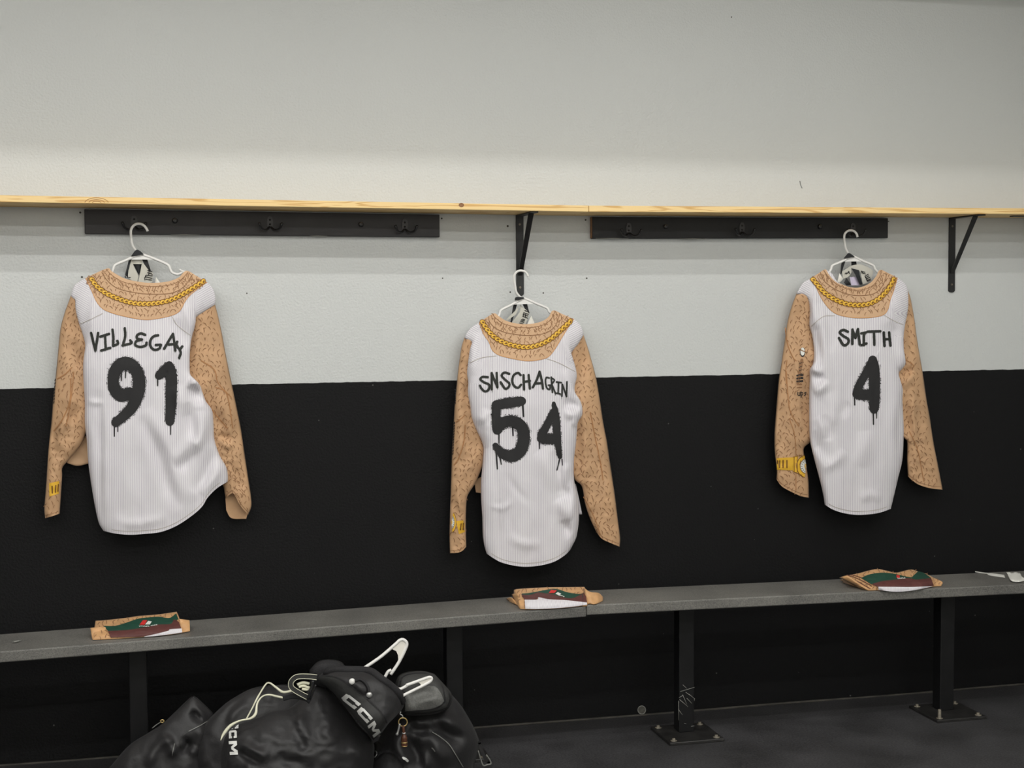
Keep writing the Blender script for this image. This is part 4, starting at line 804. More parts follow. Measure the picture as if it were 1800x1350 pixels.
ribbon_to(acc, T(c5, [(408, 1062), (440, 1078), (470, 1085)]), .9, sl['S'], .0024, 2)
for yy in (95, 120, 145): ribbon_to(acc, T(c6, [(385, yy), (430, yy-4)]), 1.6, sl['S'], .0016, 1)
for yy in (170, 195): ribbon_to(acc, T(c6, [(388, yy), (420, yy)]), 1.3, sl['S'], .0016, 2)
acc.build('figure_print', [M['print_white'], M['ink'], M['hatch']], sl['o'], recalc=False, label='printed grey figure on a column')
acc = Acc()
for st in ([(392, 235), (392, 258), (405, 262)], [(408, 235), (408, 262)], [(418, 232), (418, 278)], [(420, 234), (432, 240), (430, 256), (420, 260)], [(460, 234), (446, 240), (458, 252), (444, 264)]): ribbon_to(acc, T(c6, st), .75, sl['S'], .0018)
acc.build('sleeve_lettering', M['ink'], sl['o'], recalc=False)

# ------------------------------------------------------------------ hangers and lettered straps
def hanger(o, hook, left, right, web, label, hook_h=(.075, .062), extra=None, r=.0042):
    P = T(o, hook); hh = np.interp(np.linspace(0, 1, len(P)), [0, .35, 1], [hook_h[0], hook_h[0], hook_h[1]])
    base = U(P[-1][0], P[-1][1], .062)
    e = thing('clothes_hanger', label, 'hanger', tuple(base), 'white plastic hangers holding jerseys')
    tube('hook', cr3([U(p[0], p[1], h) for p, h in zip(P, hh)], 40), r*.92, M['white_plastic'], e, 10)
    for side in (left, right):
        q = T(o, side); tube('arm', cr3([U(p[0], p[1], .062) for p in q], 40), r, M['white_plastic'], e, 10)
    w3 = np.array([U(x, y, .062) for x, y in T(o, web)]); n = len(w3)
    fr, bk = w3+[0, -.0016, 0], w3+[0, .0016, 0]
    mesh('web', np.vstack([fr, bk]), [tuple(range(n)), tuple(range(2*n-1, n-1, -1))]+[(i, (i+1) % n, n+(i+1) % n, n+i) for i in range(n)], M['white_plastic'], e, smooth=False)
    return e
hA = (130, 370, 8.1818); hB = (860, 460, 10.386); hC = (1430, 390, 10.387)
hanger(hA, [(1062, 300), (1040, 255), (1000, 212), (950, 192), (890, 197), (842, 235), (818, 300), (825, 400), (842, 500), (890, 575), (940, 640)],
       [(960, 640), (880, 655), (740, 720), (600, 780), (570, 830), (545, 890), (440, 970), (250, 1120)], [(985, 632), (1150, 692), (1345, 778), (1380, 835), (1410, 890), (1480, 918), (1540, 905), (1580, 880), (1700, 960), (1850, 1080)],
       [(800, 705), (880, 660), (985, 632), (1160, 706)], 'white plastic hanger of the number 91 jersey, hooked on the left board')
tube('notch', cr3([U(x, y, .064) for x, y in T(hA, [(1555, 895), (1575, 878), (1545, 865), (1515, 848)])], 12), .003, M['white_plastic'], bpy.data.objects['clothes_hanger'], 8)
hanger(hB, [(712, 280), (690, 225), (650, 183), (600, 165), (550, 165), (495, 192), (457, 250), (455, 330), (473, 450), (490, 550), (530, 612), (590, 670)],
       [(600, 680), (560, 702), (400, 790), (225, 880), (197, 930), (175, 990), (80, 1080), (-60, 1190)], [(610, 668), (650, 674), (850, 760), (1055, 848), (1085, 905), (1150, 960), (1260, 1040), (1400, 1150)],
       [(420, 784), (560, 705), (630, 672), (830, 768)], 'white plastic hanger of the number 54 jersey, hooked on a shelf bracket')
hanger(hC, [(805, 278), (782, 212), (735, 168), (670, 155), (615, 172), (572, 220), (560, 290), (575, 420), (592, 500), (635, 572), (690, 635)],
       [(700, 640), (640, 660), (500, 730), (345, 798), (322, 860), (275, 930), (180, 1010), (40, 1120)], [(720, 632), (760, 645), (900, 715), (1085, 795), (1120, 860), (1195, 940), (1300, 1030), (1450, 1150)],
       [(520, 724), (640, 662), (740, 640), (910, 722)], 'white plastic hanger of the number 4 jersey, hooked on the right board')

def strap(o, label, parts, letters, base):
    e = thing('lettered_strap', label, 'strap', tuple(U(base[0], base[1], .05)), 'lettered straps looped over hangers')
    for (nm, mt, hh, top, bottom) in parts:
        a, b = np.array(T(o, top)), np.array(T(o, bottom)); k = 14
        A, B = cr(a, k, lin=len(a) < 4), cr(b, k, lin=len(b) < 4); t = np.linspace(0, 1, 5)[:, None, None]; G = (1-t)*A+t*B
        h = hh+.003*np.sin(np.linspace(0, 3, k))[None]+0*G[..., 0]
        n = 5*k; V = np.vstack([U(G[..., 0], G[..., 1], h).reshape(-1, 3), U(G[..., 0], G[..., 1], h-.0022).reshape(-1, 3)]); f = grid_faces(5, k)+[q[::-1] for q in grid_faces(5, k, n)]
        f += [(j, n+j, n+j+1, j+1) for j in range(k-1)]+[((4*k+j), (4*k+j+1), n+4*k+j+1, n+4*k+j) for j in range(k-1)]
        f += [(i*k, (i+1)*k, n+(i+1)*k, n+i*k) for i in range(4)]+[(i*k+k-1, n+i*k+k-1, n+(i+1)*k+k-1, (i+1)*k+k-1) for i in range(4)]
        mesh(nm, V, f, M[mt], e, smooth=False)
    for (hh, wd, sts) in letters:
        acc = Acc()
        for st in sts: ribbon_to(acc, T(o, st), wd, flat(hh), .0, step=.6)
        acc.build('lettering', M['ink'], e, recalc=False)
    return e
strap(hA, 'folded grey strap with a black V inside the collar of the VILLEGAS 91 jersey', [
  ('black_wrap', 'band_black', .069, [(822, 655), (890, 568), (945, 578), (1000, 628)], [(822, 660), (890, 650), (950, 640), (1000, 632)]),
  ('black_band', 'band_black', .050, [(790, 705), (735, 925)], [(835, 705), (775, 960)]), ('black_band', 'band_black', .050, [(980, 705), (1050, 870)], [(1055, 705), (1108, 870)]),
  ('black_band', 'band_black', .045, [(848, 770), (975, 770)], [(935, 930), (945, 930)]),
  ('grey_band', 'band_grey', .0525, [(825, 712), (850, 780), (930, 940)], [(785, 850), (775, 960), (900, 1060)]), ('grey_band', 'band_grey', .054, [(985, 740), (1075, 860), (1140, 900)], [(940, 940), (920, 1040), (1120, 1040)]),
  ('grey_loop', 'band_grey', .051, [(825, 710), (985, 710)], [(838, 770), (978, 770)]), ('white_tag', 'band_white', .044, [(1175, 955), (1180, 955)], [(1165, 1040), (1240, 1040)])],
  [(.0585, .75, [[(1020, 1000), (1028, 955), (1120, 975)], [(1035, 985), (1115, 1000)], [(1028, 955), (1040, 930), (1125, 940)], [(1060, 895), (1110, 905), (1125, 925)], [(1075, 925), (1080, 900)], [(1060, 860), (1120, 880)], [(1085, 845), (1080, 880)]]),
   (.057, .75, [[(760, 935), (735, 950), (750, 970)], [(775, 945), (770, 965), (810, 962)]])], (235, 500))
strap(hB, 'slanting lettered grey strap in front of the shelf bracket, in the 54 jersey collar', [
  ('black_wrap', 'band_black', .069, [(465, 705), (485, 648), (620, 648), (640, 662)], [(465, 712), (520, 700), (580, 690), (640, 668)]),
  ('black_band', 'band_black', .048, [(440, 775), (385, 1110)], [(510, 775), (415, 1110)]), ('black_band', 'band_black', .048, [(605, 770), (690, 950)], [(690, 765), (735, 940)]),
  ('grey_band', 'band_grey', .052, [(560, 780), (640, 850), (722, 950), (660, 1150)], [(570, 900), (500, 1000), (420, 1100), (410, 1150)]), ('grey_band', 'band_grey', .049, [(545, 790), (470, 900), (300, 1065)], [(540, 820), (490, 960), (330, 1075)]),
  ('white_tag', 'band_white', .046, [(762, 985), (768, 985)], [(690, 1150), (840, 1150)])],
  [(.0565, .7, [[(555, 1120), (615, 1135)], [(570, 1085), (630, 1105)], [(585, 1060), (640, 1080)], [(610, 1045), (650, 1060)], [(610, 995), (700, 1030)], [(620, 960), (705, 990)], [(630, 930), (715, 960)], [(625, 990), (632, 930)], [(650, 890), (715, 915)], [(660, 1000), (665, 960)]])], (915, 570))
strap(hC, 'tangled grey and black lettered strap inside the collar of the number 4 jersey', [
  ('black_wrap', 'band_black', .069, [(548, 668), (600, 605), (650, 568), (750, 632)], [(552, 672), (600, 662), (650, 655), (752, 640)]),
  ('black_band', 'band_black', .047, [(520, 722), (500, 800), (490, 960)], [(580, 722), (545, 830), (510, 950)]), ('black_band', 'band_black', .047, [(690, 722), (690, 810)], [(780, 722), (790, 785)]),
  ('grey_band', 'band_grey', .051, [(520, 905), (610, 850), (690, 800), (700, 860)], [(540, 1040), (620, 1010), (680, 950), (700, 880)]), ('grey_band', 'band_grey', .053, [(690, 800), (830, 775), (980, 820), (1085, 890), (1090, 940)], [(700, 840), (820, 880), (880, 950), (960, 1060), (1040, 1080)]),
  ('black_band', 'band_black', .0555, [(690, 850), (760, 960), (845, 1150)], [(830, 880), (850, 990), (895, 1140)]), ('black_band', 'band_black', .055, [(600, 1020), (690, 1150)], [(555, 1110), (600, 1160)]),
  ('grey_band', 'band_grey', .054, [(860, 920), (900, 1140)], [(900, 940), (1000, 1110)]), ('white_tag', 'band_white', .056, [(475, 935), (540, 1040)], [(435, 1090), (480, 1110)]), ('lilac_tag', 'lilac', .046, [(660, 1010), (790, 1000)], [(690, 1160), (840, 1160)])],
  [(.0575, .7, [[(870, 900), (940, 920)], [(885, 930), (950, 950)], [(880, 900), (890, 930)], [(940, 990), (1000, 955)], [(950, 1020), (1010, 985)], [(960, 1045), (1030, 1010)], [(975, 1070), (1040, 1040)], [(985, 1085), (1045, 1060)], [(940, 990), (985, 1080)]]), (.056, .7, [[(600, 950), (650, 910)], [(640, 905), (660, 945)], [(580, 940), (600, 930)]])], (1500, 500))

# ------------------------------------------------------------------ folded garments and scraps on the benches
def garment(o, label, top, bottom, left, right, panels, logo, ends, hgap=.13, layers=()):
    ns, nv = 60, 24; P = coons(T(o, top), T(o, bottom), T(o, left), T(o, right), ns, nv)
    bot = P[-1]; hb = np.array([-UZ(x, y, zB(UZ(x, y, .455)[0])+.003)[1] for x, y in bot]); hb = np.minimum(hb, .352)
    t = np.linspace(0, 1, nv)[:, None]; ht = np.maximum(hb-hgap, .135)
    h = ht+(hb-ht)*np.sin(t*math.pi/2)**1.1+.004*vnoise(P*[1, 2.2], 9, 5)*np.sin(t*math.pi)
    c = U(P[-1, ns//2, 0], P[-1, ns//2, 1], hb[ns//2])
    e = thing('folded_garment', label, 'garment', (float(c[0]), float(c[1]), float(zB(c[0]))), 'folded garments on the benches')
    near = U(P[..., 0], P[..., 1], h); back = near[0].copy(); near[..., 2] = np.maximum(near[..., 2], np.vectorize(lambda x: zB(x)+.002)(near[..., 0])); back[:, 2] = [zB(x)+.002 for x in back[:, 0]]; back[:, 1] = np.minimum(back[:, 1]+.01, -.128)
    floor_ = near[-1].copy(); floor_[:, 2] = [zB(x)+.0018 for x in floor_[:, 0]]
    V = np.concatenate([back[None], near, floor_[None]]); f = grid_faces(nv+2, ns)
    L = [i*ns for i in range(nv+2)]; R = [i*ns+ns-1 for i in range(nv+2)]; f += [tuple(L), tuple(R[::-1])]
    mesh('body', V.reshape(-1, 3), f, M['tan2'], e, recalc=True)
    S_ = Surf(P, h, 4); hatching(P, S_, .002, e, 9, .02, 77)
    for i, (nm, mt, a, b) in enumerate(panels): patch(nm, T(o, a), T(o, b), S_, .0035+.0008*i, M[mt], e, 60, 14)
    for (a, b) in ends:
        A, B = cr(T(o, a), 12), cr(T(o, b), 12); tt = np.linspace(0, 1, 8)[:, None, None]; G = (1-tt)*A+tt*B
        hh = np.array([[min(-UZ(x, y, zB(UZ(x, y, .455)[0])+.0)[1], .356) for x, y in B]])-.035*(1-np.linspace(0, 1, 8)[:, None])**1.2+.006*vnoise(G, 6, 9)
        fold = U(G[..., 0], G[..., 1], hh).reshape(-1, 3); fold[:, 2] = np.maximum(fold[:, 2], [zB(x)+.002 for x in fold[:, 0]]); bk = fold.copy(); bk[:, 1] += .02; bk[:, 2] = np.maximum(bk[:, 2]-.006, [zB(x)+.001 for x in bk[:, 0]])
        n = len(fold); ff = grid_faces(8, 12)+[q[::-1] for q in grid_faces(8, 12, n)]+[(j, n+j, n+j+1, j+1) for j in range(11)]+[(84+j, 84+j+1, n+84+j+1, n+84+j) for j in range(11)]+[(i*12, (i+1)*12, n+(i+1)*12, n+i*12) for i in range(7)]+[(i*12+11, n+i*12+11, n+(i+1)*12+11, (i+1)*12+11) for i in range(7)]
        fo = mesh('folded_end', np.vstack([fold, bk]), ff, M['tan2'], e)
    for ln in layers:
        acc = Acc(); ribbon_to(acc, T(o, ln), .55, S_, .003, cap=False, step=.6); acc.build('layer_edge', M['brown'], e, recalc=False)
    for (nm, mt, kind, pts, wd) in logo:
        acc = Acc()
        if kind == 'q': quad_to(acc, T(o, pts), S_, .0075)
        else:
            for st in pts: ribbon_to(acc, T(o, st), wd, S_, .0078, step=.5)
        acc.build(nm, M[mt], e, recalc=False)
    return e
def squig(x0, y0, x1, y1, n, a, seed):
    rs = np.random.RandomState(seed); out = []
    for i in range(n):
        u = i/n; x, y = x0+(x1-x0)*u, y0+(y1-y0)*u; w_ = (x1-x0)/n*.6
        out.append([(x, y-a*rs.uniform(.6, 1.1)), (x+w_*.3, y+a*rs.uniform(-.2, .6)), (x+w_, y+a*rs.uniform(-.8, .3))])
    return out
G1 = (130, 1050, 7.5); G2 = (880, 1020, 9.); G3 = (1460, 980, 5.294)
garment(G1, 'folded tan, green and brown garment on the bench below the number 91 jersey',
  [(285, 308), (410, 300), (700, 268), (850, 245), (1100, 225), (1355, 190)], [(245, 555), (480, 546), (900, 520), (1240, 490), (1430, 462)], [(285, 308), (280, 400), (245, 555)], [(1355, 190), (1390, 280), (1430, 462)],
  [('green_panel', 'green', [(390, 375), (540, 375), (700, 330), (850, 280), (1000, 262), (1120, 255), (1260, 270), (1345, 212)], [(450, 445), (700, 435), (900, 405), (1100, 365), (1280, 355), (1370, 290), (1375, 288), (1380, 286)]),
   ('brown_panel', 'brown', [(450, 442), (700, 430), (900, 400), (1100, 360), (1275, 350), (1320, 290), (1385, 325)], [(485, 528), (700, 524), (900, 518), (1100, 484), (1260, 448), (1350, 430), (1415, 410)]),
   ('white_panel', 'white', [(925, 516), (1100, 478), (1245, 440), (1265, 422), (1420, 410)], [(930, 522), (1100, 508), (1240, 490), (1330, 478), (1428, 462)])],
  [('logo_red', 'red', 'q', [(910, 300), (968, 300), (930, 362), (863, 362)], 0), ('logo_white', 'print_white', 'q', [(978, 310), (1026, 318), (1000, 358), (938, 358)], 0), ('logo_lettering', 'print_white', 's', squig(862, 382, 1000, 382, 6, 8, 1)+squig(1015, 376, 1105, 358, 4, 8, 2), .45)],
  [([(215, 402), (290, 395), (400, 388), (440, 420)], [(242, 560), (330, 555), (420, 545), (485, 532)]), ([(1388, 285), (1440, 290), (1525, 302)], [(1425, 472), (1480, 466), (1530, 455)])])
garment(G2, 'folded garment with a wide white panel at the joint between the benches',
  [(210, 152), (300, 135), (700, 112), (1000, 108), (1325, 104)], [(310, 448), (520, 456), (900, 440), (1200, 410), (1375, 384)], [(210, 152), (262, 250), (310, 448)], [(1325, 104), (1368, 200), (1375, 384)],
  [('green_panel', 'green', [(330, 210), (450, 200), (620, 170), (780, 140), (900, 140), (1060, 190), (1250, 215), (1340, 180)], [(340, 262), (470, 240), (600, 235), (750, 240), (900, 255), (1050, 285), (1180, 290), (1350, 255)]),
   ('brown_panel', 'brown', [(325, 225), (470, 230), (590, 192), (700, 205), (800, 215), (1000, 270), (1150, 278), (1345, 180)], [(380, 310), (560, 306), (600, 275), (760, 305), (1000, 315), (1200, 335), (1300, 345), (1366, 352)]),
   ('white_panel', 'white', [(380, 306), (580, 304), (600, 268), (760, 300), (1000, 312), (1200, 332), (1366, 352)], [(390, 450), (520, 456), (700, 450), (900, 440), (1100, 422), (1240, 404), (1368, 386)])],
  [('logo_red', 'red', 'q', [(800, 150), (890, 160), (850, 202), (760, 200)], 0), ('logo_white', 'print_white', 'q', [(905, 188), (962, 214), (925, 242), (868, 212)], 0), ('logo_lettering', 'print_white', 's', squig(930, 238, 1015, 265, 4, 8, 4), .45)],
  [([(1335, 130), (1420, 185), (1550, 200), (1625, 268)], [(1372, 386), (1450, 388), (1540, 372), (1618, 335)]), ([(195, 215), (240, 215), (290, 240)], [(270, 395), (300, 430), (330, 448)]), ([(110, 285), (150, 270), (200, 290)], [(200, 372), (250, 395), (290, 400)])])
garment(G3, 'folded green and brown garment with stacked tan edges below the number 4 jersey',
  [(125, 172), (260, 146), (420, 108), (520, 122), (610, 140), (740, 112), (810, 128), (885, 148)], [(350, 304), (450, 302), (600, 318), (760, 307), (940, 270), (1030, 262)], [(125, 172), (220, 235), (350, 304)], [(885, 148), (965, 190), (1042, 228), (1030, 262)],
  [('green_panel', 'green', [(285, 190), (360, 157), (480, 140), (600, 152), (700, 176), (765, 186)], [(382, 250), (480, 222), (600, 208), (680, 200), (720, 195), (765, 192)]),
   ('green_panel', 'green', [(752, 186), (790, 150), (820, 130), (880, 150), (935, 190)], [(760, 200), (800, 205), (850, 200), (890, 197), (935, 194)]),
   ('brown_panel', 'brown', [(382, 246), (480, 220), (600, 206), (720, 191), (800, 205), (935, 190)], [(445, 274), (600, 274), (700, 274), (800, 273), (900, 268), (962, 262)]),
   ('white_panel', 'white', [(445, 272), (600, 273), (760, 274), (945, 266)], [(445, 302), (600, 318), (760, 307), (945, 270)])],
  [('logo_red', 'red', 'q', [(612, 162), (642, 165), (645, 190), (615, 190)], 0), ('logo_lettering', 'print_white', 's', squig(625, 196, 700, 190, 5, 8, 6), .5)],
  [([(108, 182), (150, 168), (190, 185)], [(335, 300), (350, 306), (372, 305)]), ([(112, 205), (150, 195), (190, 205)], [(215, 245), (260, 270), (330, 303)])], layers=([(140, 176), (230, 212), (372, 290)], [(150, 160), (250, 195), (390, 268)], [(190, 158), (290, 190), (430, 268)]))
# tan folded edge lines on the third garment are separate stacked layers already; scraps of paper
def scrap(name, label, cat, o, top, bottom, curl):
    a, b = cr(T(o, top), 14), cr(T(o, bottom), 14); t = np.linspace(0, 1, 6)[:, None, None]; G = (1-t)*a+t*b
    zz = np.array([[zB(UZ(x, y, .45)[0]) for x, y in r] for r in G])+.0015+curl*np.abs(vnoise(G, 5, 4)); V = np.array([[UZ(x, y, z) for (x, y), z in zip(r, q)] for r, q in zip(G, zz)]).reshape(-1, 3)
    n = len(V); lo = V.copy(); lo[:, 2] -= .0009
    f = grid_faces(6, 14)+[q[::-1] for q in grid_faces(6, 14, n)]+[(j, n+j, n+j+1, j+1) for j in range(13)]+[(70+j, 70+j+1, n+70+j+1, n+70+j) for j in range(13)]+[(i*14, (i+1)*14, n+(i+1)*14, n+i*14) for i in range(5)]+[(i*14+13, n+i*14+13, n+(i+1)*14+13, (i+1)*14+13) for i in range(5)]
    return tag(mesh(name, np.vstack([V, lo]), f, M['paper'], origin=tuple(V.mean(0))), label, cat)
G4 = (1700, 990, 18.)
scrap('paper_scrap', 'crumpled white tag at the right end of the bench', 'paper', G4, [(1235, 275), (1350, 285), (1560, 280), (1680, 300), (1710, 400), (1800, 460), (1960, 470)], [(1300, 380), (1350, 500), (1440, 570), (1600, 585), (1750, 570), (1860, 540), (1960, 530)], .006)
scrap('tape_strip', 'narrow white strip of tape lying on the right bench beside the tag', 'tape', G4, [(250, 250), (400, 275), (700, 315), (760, 310), (1000, 340), (1170, 360)], [(255, 275), (400, 300), (660, 335), (690, 375), (950, 415), (1200, 450)], .001)
for pts in (T((0, 1020, 3.), [(70, 325), (85, 322), (105, 318)]), T((0, 1020, 3.), [(1450, 280), (1465, 276), (1480, 276)])):
    acc = Acc(); ribbon_to(acc, pts, 1.2, lambda x, y: -UZ(x, y, zB1(-.3)+.001)[..., 1], 0); acc.build('paint_chip', M['pale_chip'], BN1, recalc=False)

# ------------------------------------------------------------------ black gear heap under the left bench
B1 = (200, 1080, 2.647); B2 = (340, 1100, 5.4); B3 = (590, 1100, 5.4); B4 = (200, 1180, 6.923)
def puff(name, o, top, bottom, left, right, h0, bulge, mt, parent, folds=(), ns=50, nv=50, pw=(2.5, 2.0), nz=.006, seed=1, bottom_open=True, lean=0, label=None, back=.03):
    """stuffed cloth volume: outline in pixels, standing h0 off the wall and swelling by bulge towards the room, down to the floor"""
    P = coons(T(o, top), T(o, bottom), T(o, left), T(o, right), ns, nv); s = np.linspace(0, 1, ns)[None, :]; t = np.linspace(0, 1, nv)[:, None]
    es = np.clip(1-np.abs(2*s-1)**pw[0], 0, 1)**.5; et = np.clip(1-np.clip(1-t*(1.0 if not bottom_open else 1.25), 0, 1)**pw[1]*1.0, 0, 1)**.5
    if not bottom_open: et = np.clip(1-np.abs(2*t-1)**pw[1], 0, 1)**.5
    h = h0+bulge*es*et+lean*t+(1.3*folds_h(P, [(T(o, f[0]), f[1], f[2]) for f in folds])+2.0*nz*(.45-np.abs(vnoise(P*[1, .8], 30, seed)))+.7*nz*(.4-np.abs(vnoise(P, 13, seed+1))))*np.minimum(es, et)
    ob, S_ = cloth(name, P, h, np.maximum(h0-back*es*et, .02)+0*h, M[mt], parent, zmin=.002, label=label)
    return ob, S_
BOT = 1850
bag = thing('equipment_bag', 'limp black equipment bag with mesh pocket lying on the floor under the left bench', 'bag', (float(U(640, 1400, .5)[0]), -.55, 0))
lp, SL = puff('side_panel', B4, [(-60, 1180), (180, 905), (400, 760), (580, 645), (750, 490), (880, 365), (975, 300), (1100, 400), (1210, 505)], [(-160, 1850), (400, 1850), (1300, 1850)], [(-60, 1180), (-100, 1400), (-160, 1850)], [(1210, 505), (1230, 800), (1280, 1200), (1300, 1850)],
  .47, .10, 'nylon', bag, [([(545, 770), (640, 820), (740, 870)], .020, (9, 3)), ([(560, 820), (480, 1000), (400, 1170)], .012, 5), ([(740, 880), (720, 960), (710, 1040)], .014, 4), ([(940, 470), (1000, 530), (1060, 580)], -.022, 4), ([(980, 430), (1050, 500), (1120, 560)], .015, 3),
   ([(850, 900), (880, 930), (930, 830)], -.024, 6), ([(910, 860), (950, 960), (1020, 1010)], .016, 5), ([(560, 700), (640, 620), (720, 560)], .008, 5), ([(200, 1000), (300, 900), (420, 800)], -.006, 6), ([(1040, 600), (1080, 800), (1060, 950)], .014, 7)], seed=4, nz=.005)
rb, SR = puff('main_panel', B3, [(500, 900), (600, 720), (800, 620), (1000, 600), (1105, 655)], [(200, BOT), (700, BOT), (1290, BOT)], [(500, 900), (440, 1010), (390, 1120), (320, 1250), (230, 1500), (200, BOT)],
  [(1105, 655), (1200, 770), (1290, 920), (1345, 1040), (1368, 1130), (1345, 1230), (1300, 1400), (1290, BOT)], .46, .17, 'nylon', bag,
  [([(700, 900), (800, 930), (930, 910)], .014, 5), ([(690, 960), (780, 985), (900, 965)], -.016, 5), ([(950, 850), (1100, 920), (1280, 1010)], .020, 7), ([(900, 960), (1060, 1030), (1230, 1100)], -.020, 7), ([(650, 1060), (760, 1200), (830, 1340)], -.022, 8), ([(560, 1000), (600, 1150), (700, 1300)], .016, 8), ([(900, 1000), (1000, 1160), (1080, 1340)], .012, 9), ([(820, 1180), (850, 1260), (860, 1350)], .012, 4)], seed=8, nz=.007)
pf, SP = puff('pocket_flap', B3, [(560, 560), (600, 470), (700, 432), (830, 428), (935, 455)], [(640, 848), (800, 852), (950, 834), (1068, 788)], [(560, 560), (585, 650), (615, 750), (640, 848)], [(935, 455), (1020, 545), (1095, 635), (1104, 710), (1068, 788)],
  .56, .05, 'nylon2', bag, [([(700, 700), (800, 650), (950, 620)], -.008, 6), ([(760, 740), (860, 700), (1000, 690)], .006, 5)], pw=(4, 3), nz=.003, seed=12, bottom_open=False, lean=.05, ns=40, nv=40)
patch('mesh_panel', T(B3, [(660, 640), (760, 590), (860, 570), (950, 580), (1000, 640)]), T(B3, [(660, 812), (780, 800), (900, 790), (990, 755), (1030, 715)]), SP, .002, M['mesh_grey'], pf, 40, 20, label='grey mesh panel')
acc = Acc(); ribbon_to(acc, T(B3, [(600, 580), (630, 490), (720, 452), (840, 448), (930, 475), (1010, 565), (1040, 700), (1020, 740), (950, 785), (800, 812), (650, 825)]), .9, SP, .003); acc.build('piping', M['roll'], pf, recalc=False)
acc = Acc(); ribbon_to(acc, T(B3, [(640, 838), (800, 838), (950, 818), (1060, 780), (1092, 700), (1080, 640)]), 1.6, SP, .004); acc.build('zipper', M['roll'], pf, recalc=False)
def line_on(name, o, pts, S_, wd, mt, par, eps=.004):
    a = Acc(); ribbon_to(a, T(o, pts), wd, S_, eps, step=.8); return a.build(name, M[mt], par, recalc=False)
line_on('reflective_piping', B3, [(920, 1010), (1000, 1060), (1080, 1130), (1150, 1240), (1210, 1340)], SR, .75, 'grey_piping', rb)
line_on('pocket_piping', B3, [(385, 1250), (430, 1203), (500, 1190), (570, 1215), (640, 1290), (690, 1390)], SR, 2.6, 'roll', rb, .012)
line_on('seam_line', B3, [(800, 1200), (835, 1270), (850, 1350)], SR, .5, 'roll', rb)
line_on('white_pull', B3, [(640, 1255), (662, 1265), (682, 1282)], SR, 2.2, 'letter_white', rb, .01)
line_on('white_pull', B3, [(915, 1160), (930, 1175), (942, 1192)], SR, .9, 'grey_piping', rb)
line_on('side_strap', B3, [(190, 1400), (250, 1320), (330, 1220), (395, 1130)], SR, 6.5, 'nylon2', rb, .02)
tube('strap_ring', cr3([U(x, y, SR(x, y)+.026) for x, y in T(B3, [(350, 1195), (380, 1190), (392, 1215), (375, 1245), (345, 1250)])], 16), .0014, M['silver'], rb, 6)
tube('strap_buckle', cr3([U(x, y, .50) for x, y in T(B3, [(1352, 1185), (1375, 1260), (1400, 1325), (1440, 1318), (1475, 1308), (1455, 1260), (1430, 1225)])], 30), .0022, M['grey_piping'], rb, 6)
line_on('loose_strap', B3, [(1365, 1110), (1385, 1180), (1420, 1260), (1455, 1305)], flat(.495), 3.0, 'nylon', rb, 0)
line_on('reflective_piping', B4, [(910, 730), (1050, 660), (1180, 580)], SL, .6, 'grey_piping', lp)
line_on('reflective_piping', B4, [(740, 880), (722, 960), (710, 1030)], SL, .6, 'grey_piping', lp, .006)
line_on('piping', B4, [(830, 930), (815, 850), (850, 775), (910, 732)], SL, .6, 'nylon2', lp, .006)
zp = tube('zipper_pull', cr3([U(x, y, .49) for x, y in T(B4, [(565, 605), (590, 590), (612, 605), (590, 625), (568, 612)])], 14), .0016, M['brass'], lp, 6)
line_on('zipper', B4, [(470, 690), (520, 650), (570, 618)], flat(.485), .7, 'grey_piping', lp, 0)

pants = thing('hockey_pants', 'black padded hockey pants with white CCM lettering and cream laces on the bag', 'pants', (float(U(520, 1400, .6)[0]), -.66, .0))
lg, SG = puff('leg', B2, [(150, 880), (300, 740), (440, 650), (540, 600), (650, 572), (780, 562), (900, 560), (1010, 600), (1110, 690)], [(-30, BOT), (600, BOT), (1200, BOT)], [(150, 880), (60, 1010), (10, 1200), (-30, BOT)], [(1110, 690), (1160, 900), (1190, 1200), (1200, BOT)],
  .50, .11, 'nylon', pants, [([(290, 930), (340, 800), (480, 680)], -.012, 4), ([(330, 950), (390, 820), (520, 710)], .010, 4), ([(700, 580), (720, 640), (700, 720)], .012, 5), ([(120, 1050), (90, 1180), (80, 1340)], .010, 6)], seed=21, nz=.006)
tg, ST_ = puff('thigh', B2, [(238, 1140), (300, 1010), (430, 915), (520, 885), (620, 850), (760, 800), (900, 775), (1020, 690), (1175, 520)], [(260, BOT), (900, BOT), (1700, BOT)], [(238, 1140), (228, 1250), (240, 1500), (260, BOT)],
  [(1175, 520), (1300, 615), (1400, 725), (1490, 850), (1590, 975), (1700, 1090), (1720, 1250), (1700, BOT)], .54, .17, 'nylon', pants,
  [([(905, 750), (940, 820), (985, 890)], -.018, 3.5), ([(940, 780), (1020, 960), (1085, 1200)], .018, (5, 7)), ([(1005, 900), (1030, 1040), (1060, 1190)], -.016, 5), ([(1120, 800), (1250, 960), (1330, 1140)], .012, 9), ([(430, 1165), (520, 1240), (660, 1300)], -.020, 5), ([(430, 1120), (560, 1190), (720, 1250)], .014, 6),
   ([(1050, 760), (1150, 860), (1250, 1000)], -.010, 6), ([(620, 900), (640, 1000), (700, 1100)], .010, 8), ([(780, 1240), (900, 1290), (1040, 1300)], -.010, 6), ([(1500, 1130), (1580, 1230), (1620, 1330)], .014, 6)], seed=31, nz=.008, ns=70, nv=70)
wl = [(1150, 500), (1300, 610), (1390, 710), (1480, 830), (1580, 960), (1710, 1085)]
wt = [(1150, 500), (1240, 430), (1350, 398), (1600, 400), (1700, 412), (1790, 470), (1890, 540), (1950, 600)]
wr = [(1950, 600), (2005, 690), (2005, 760), (1930, 850), (1850, 930)]
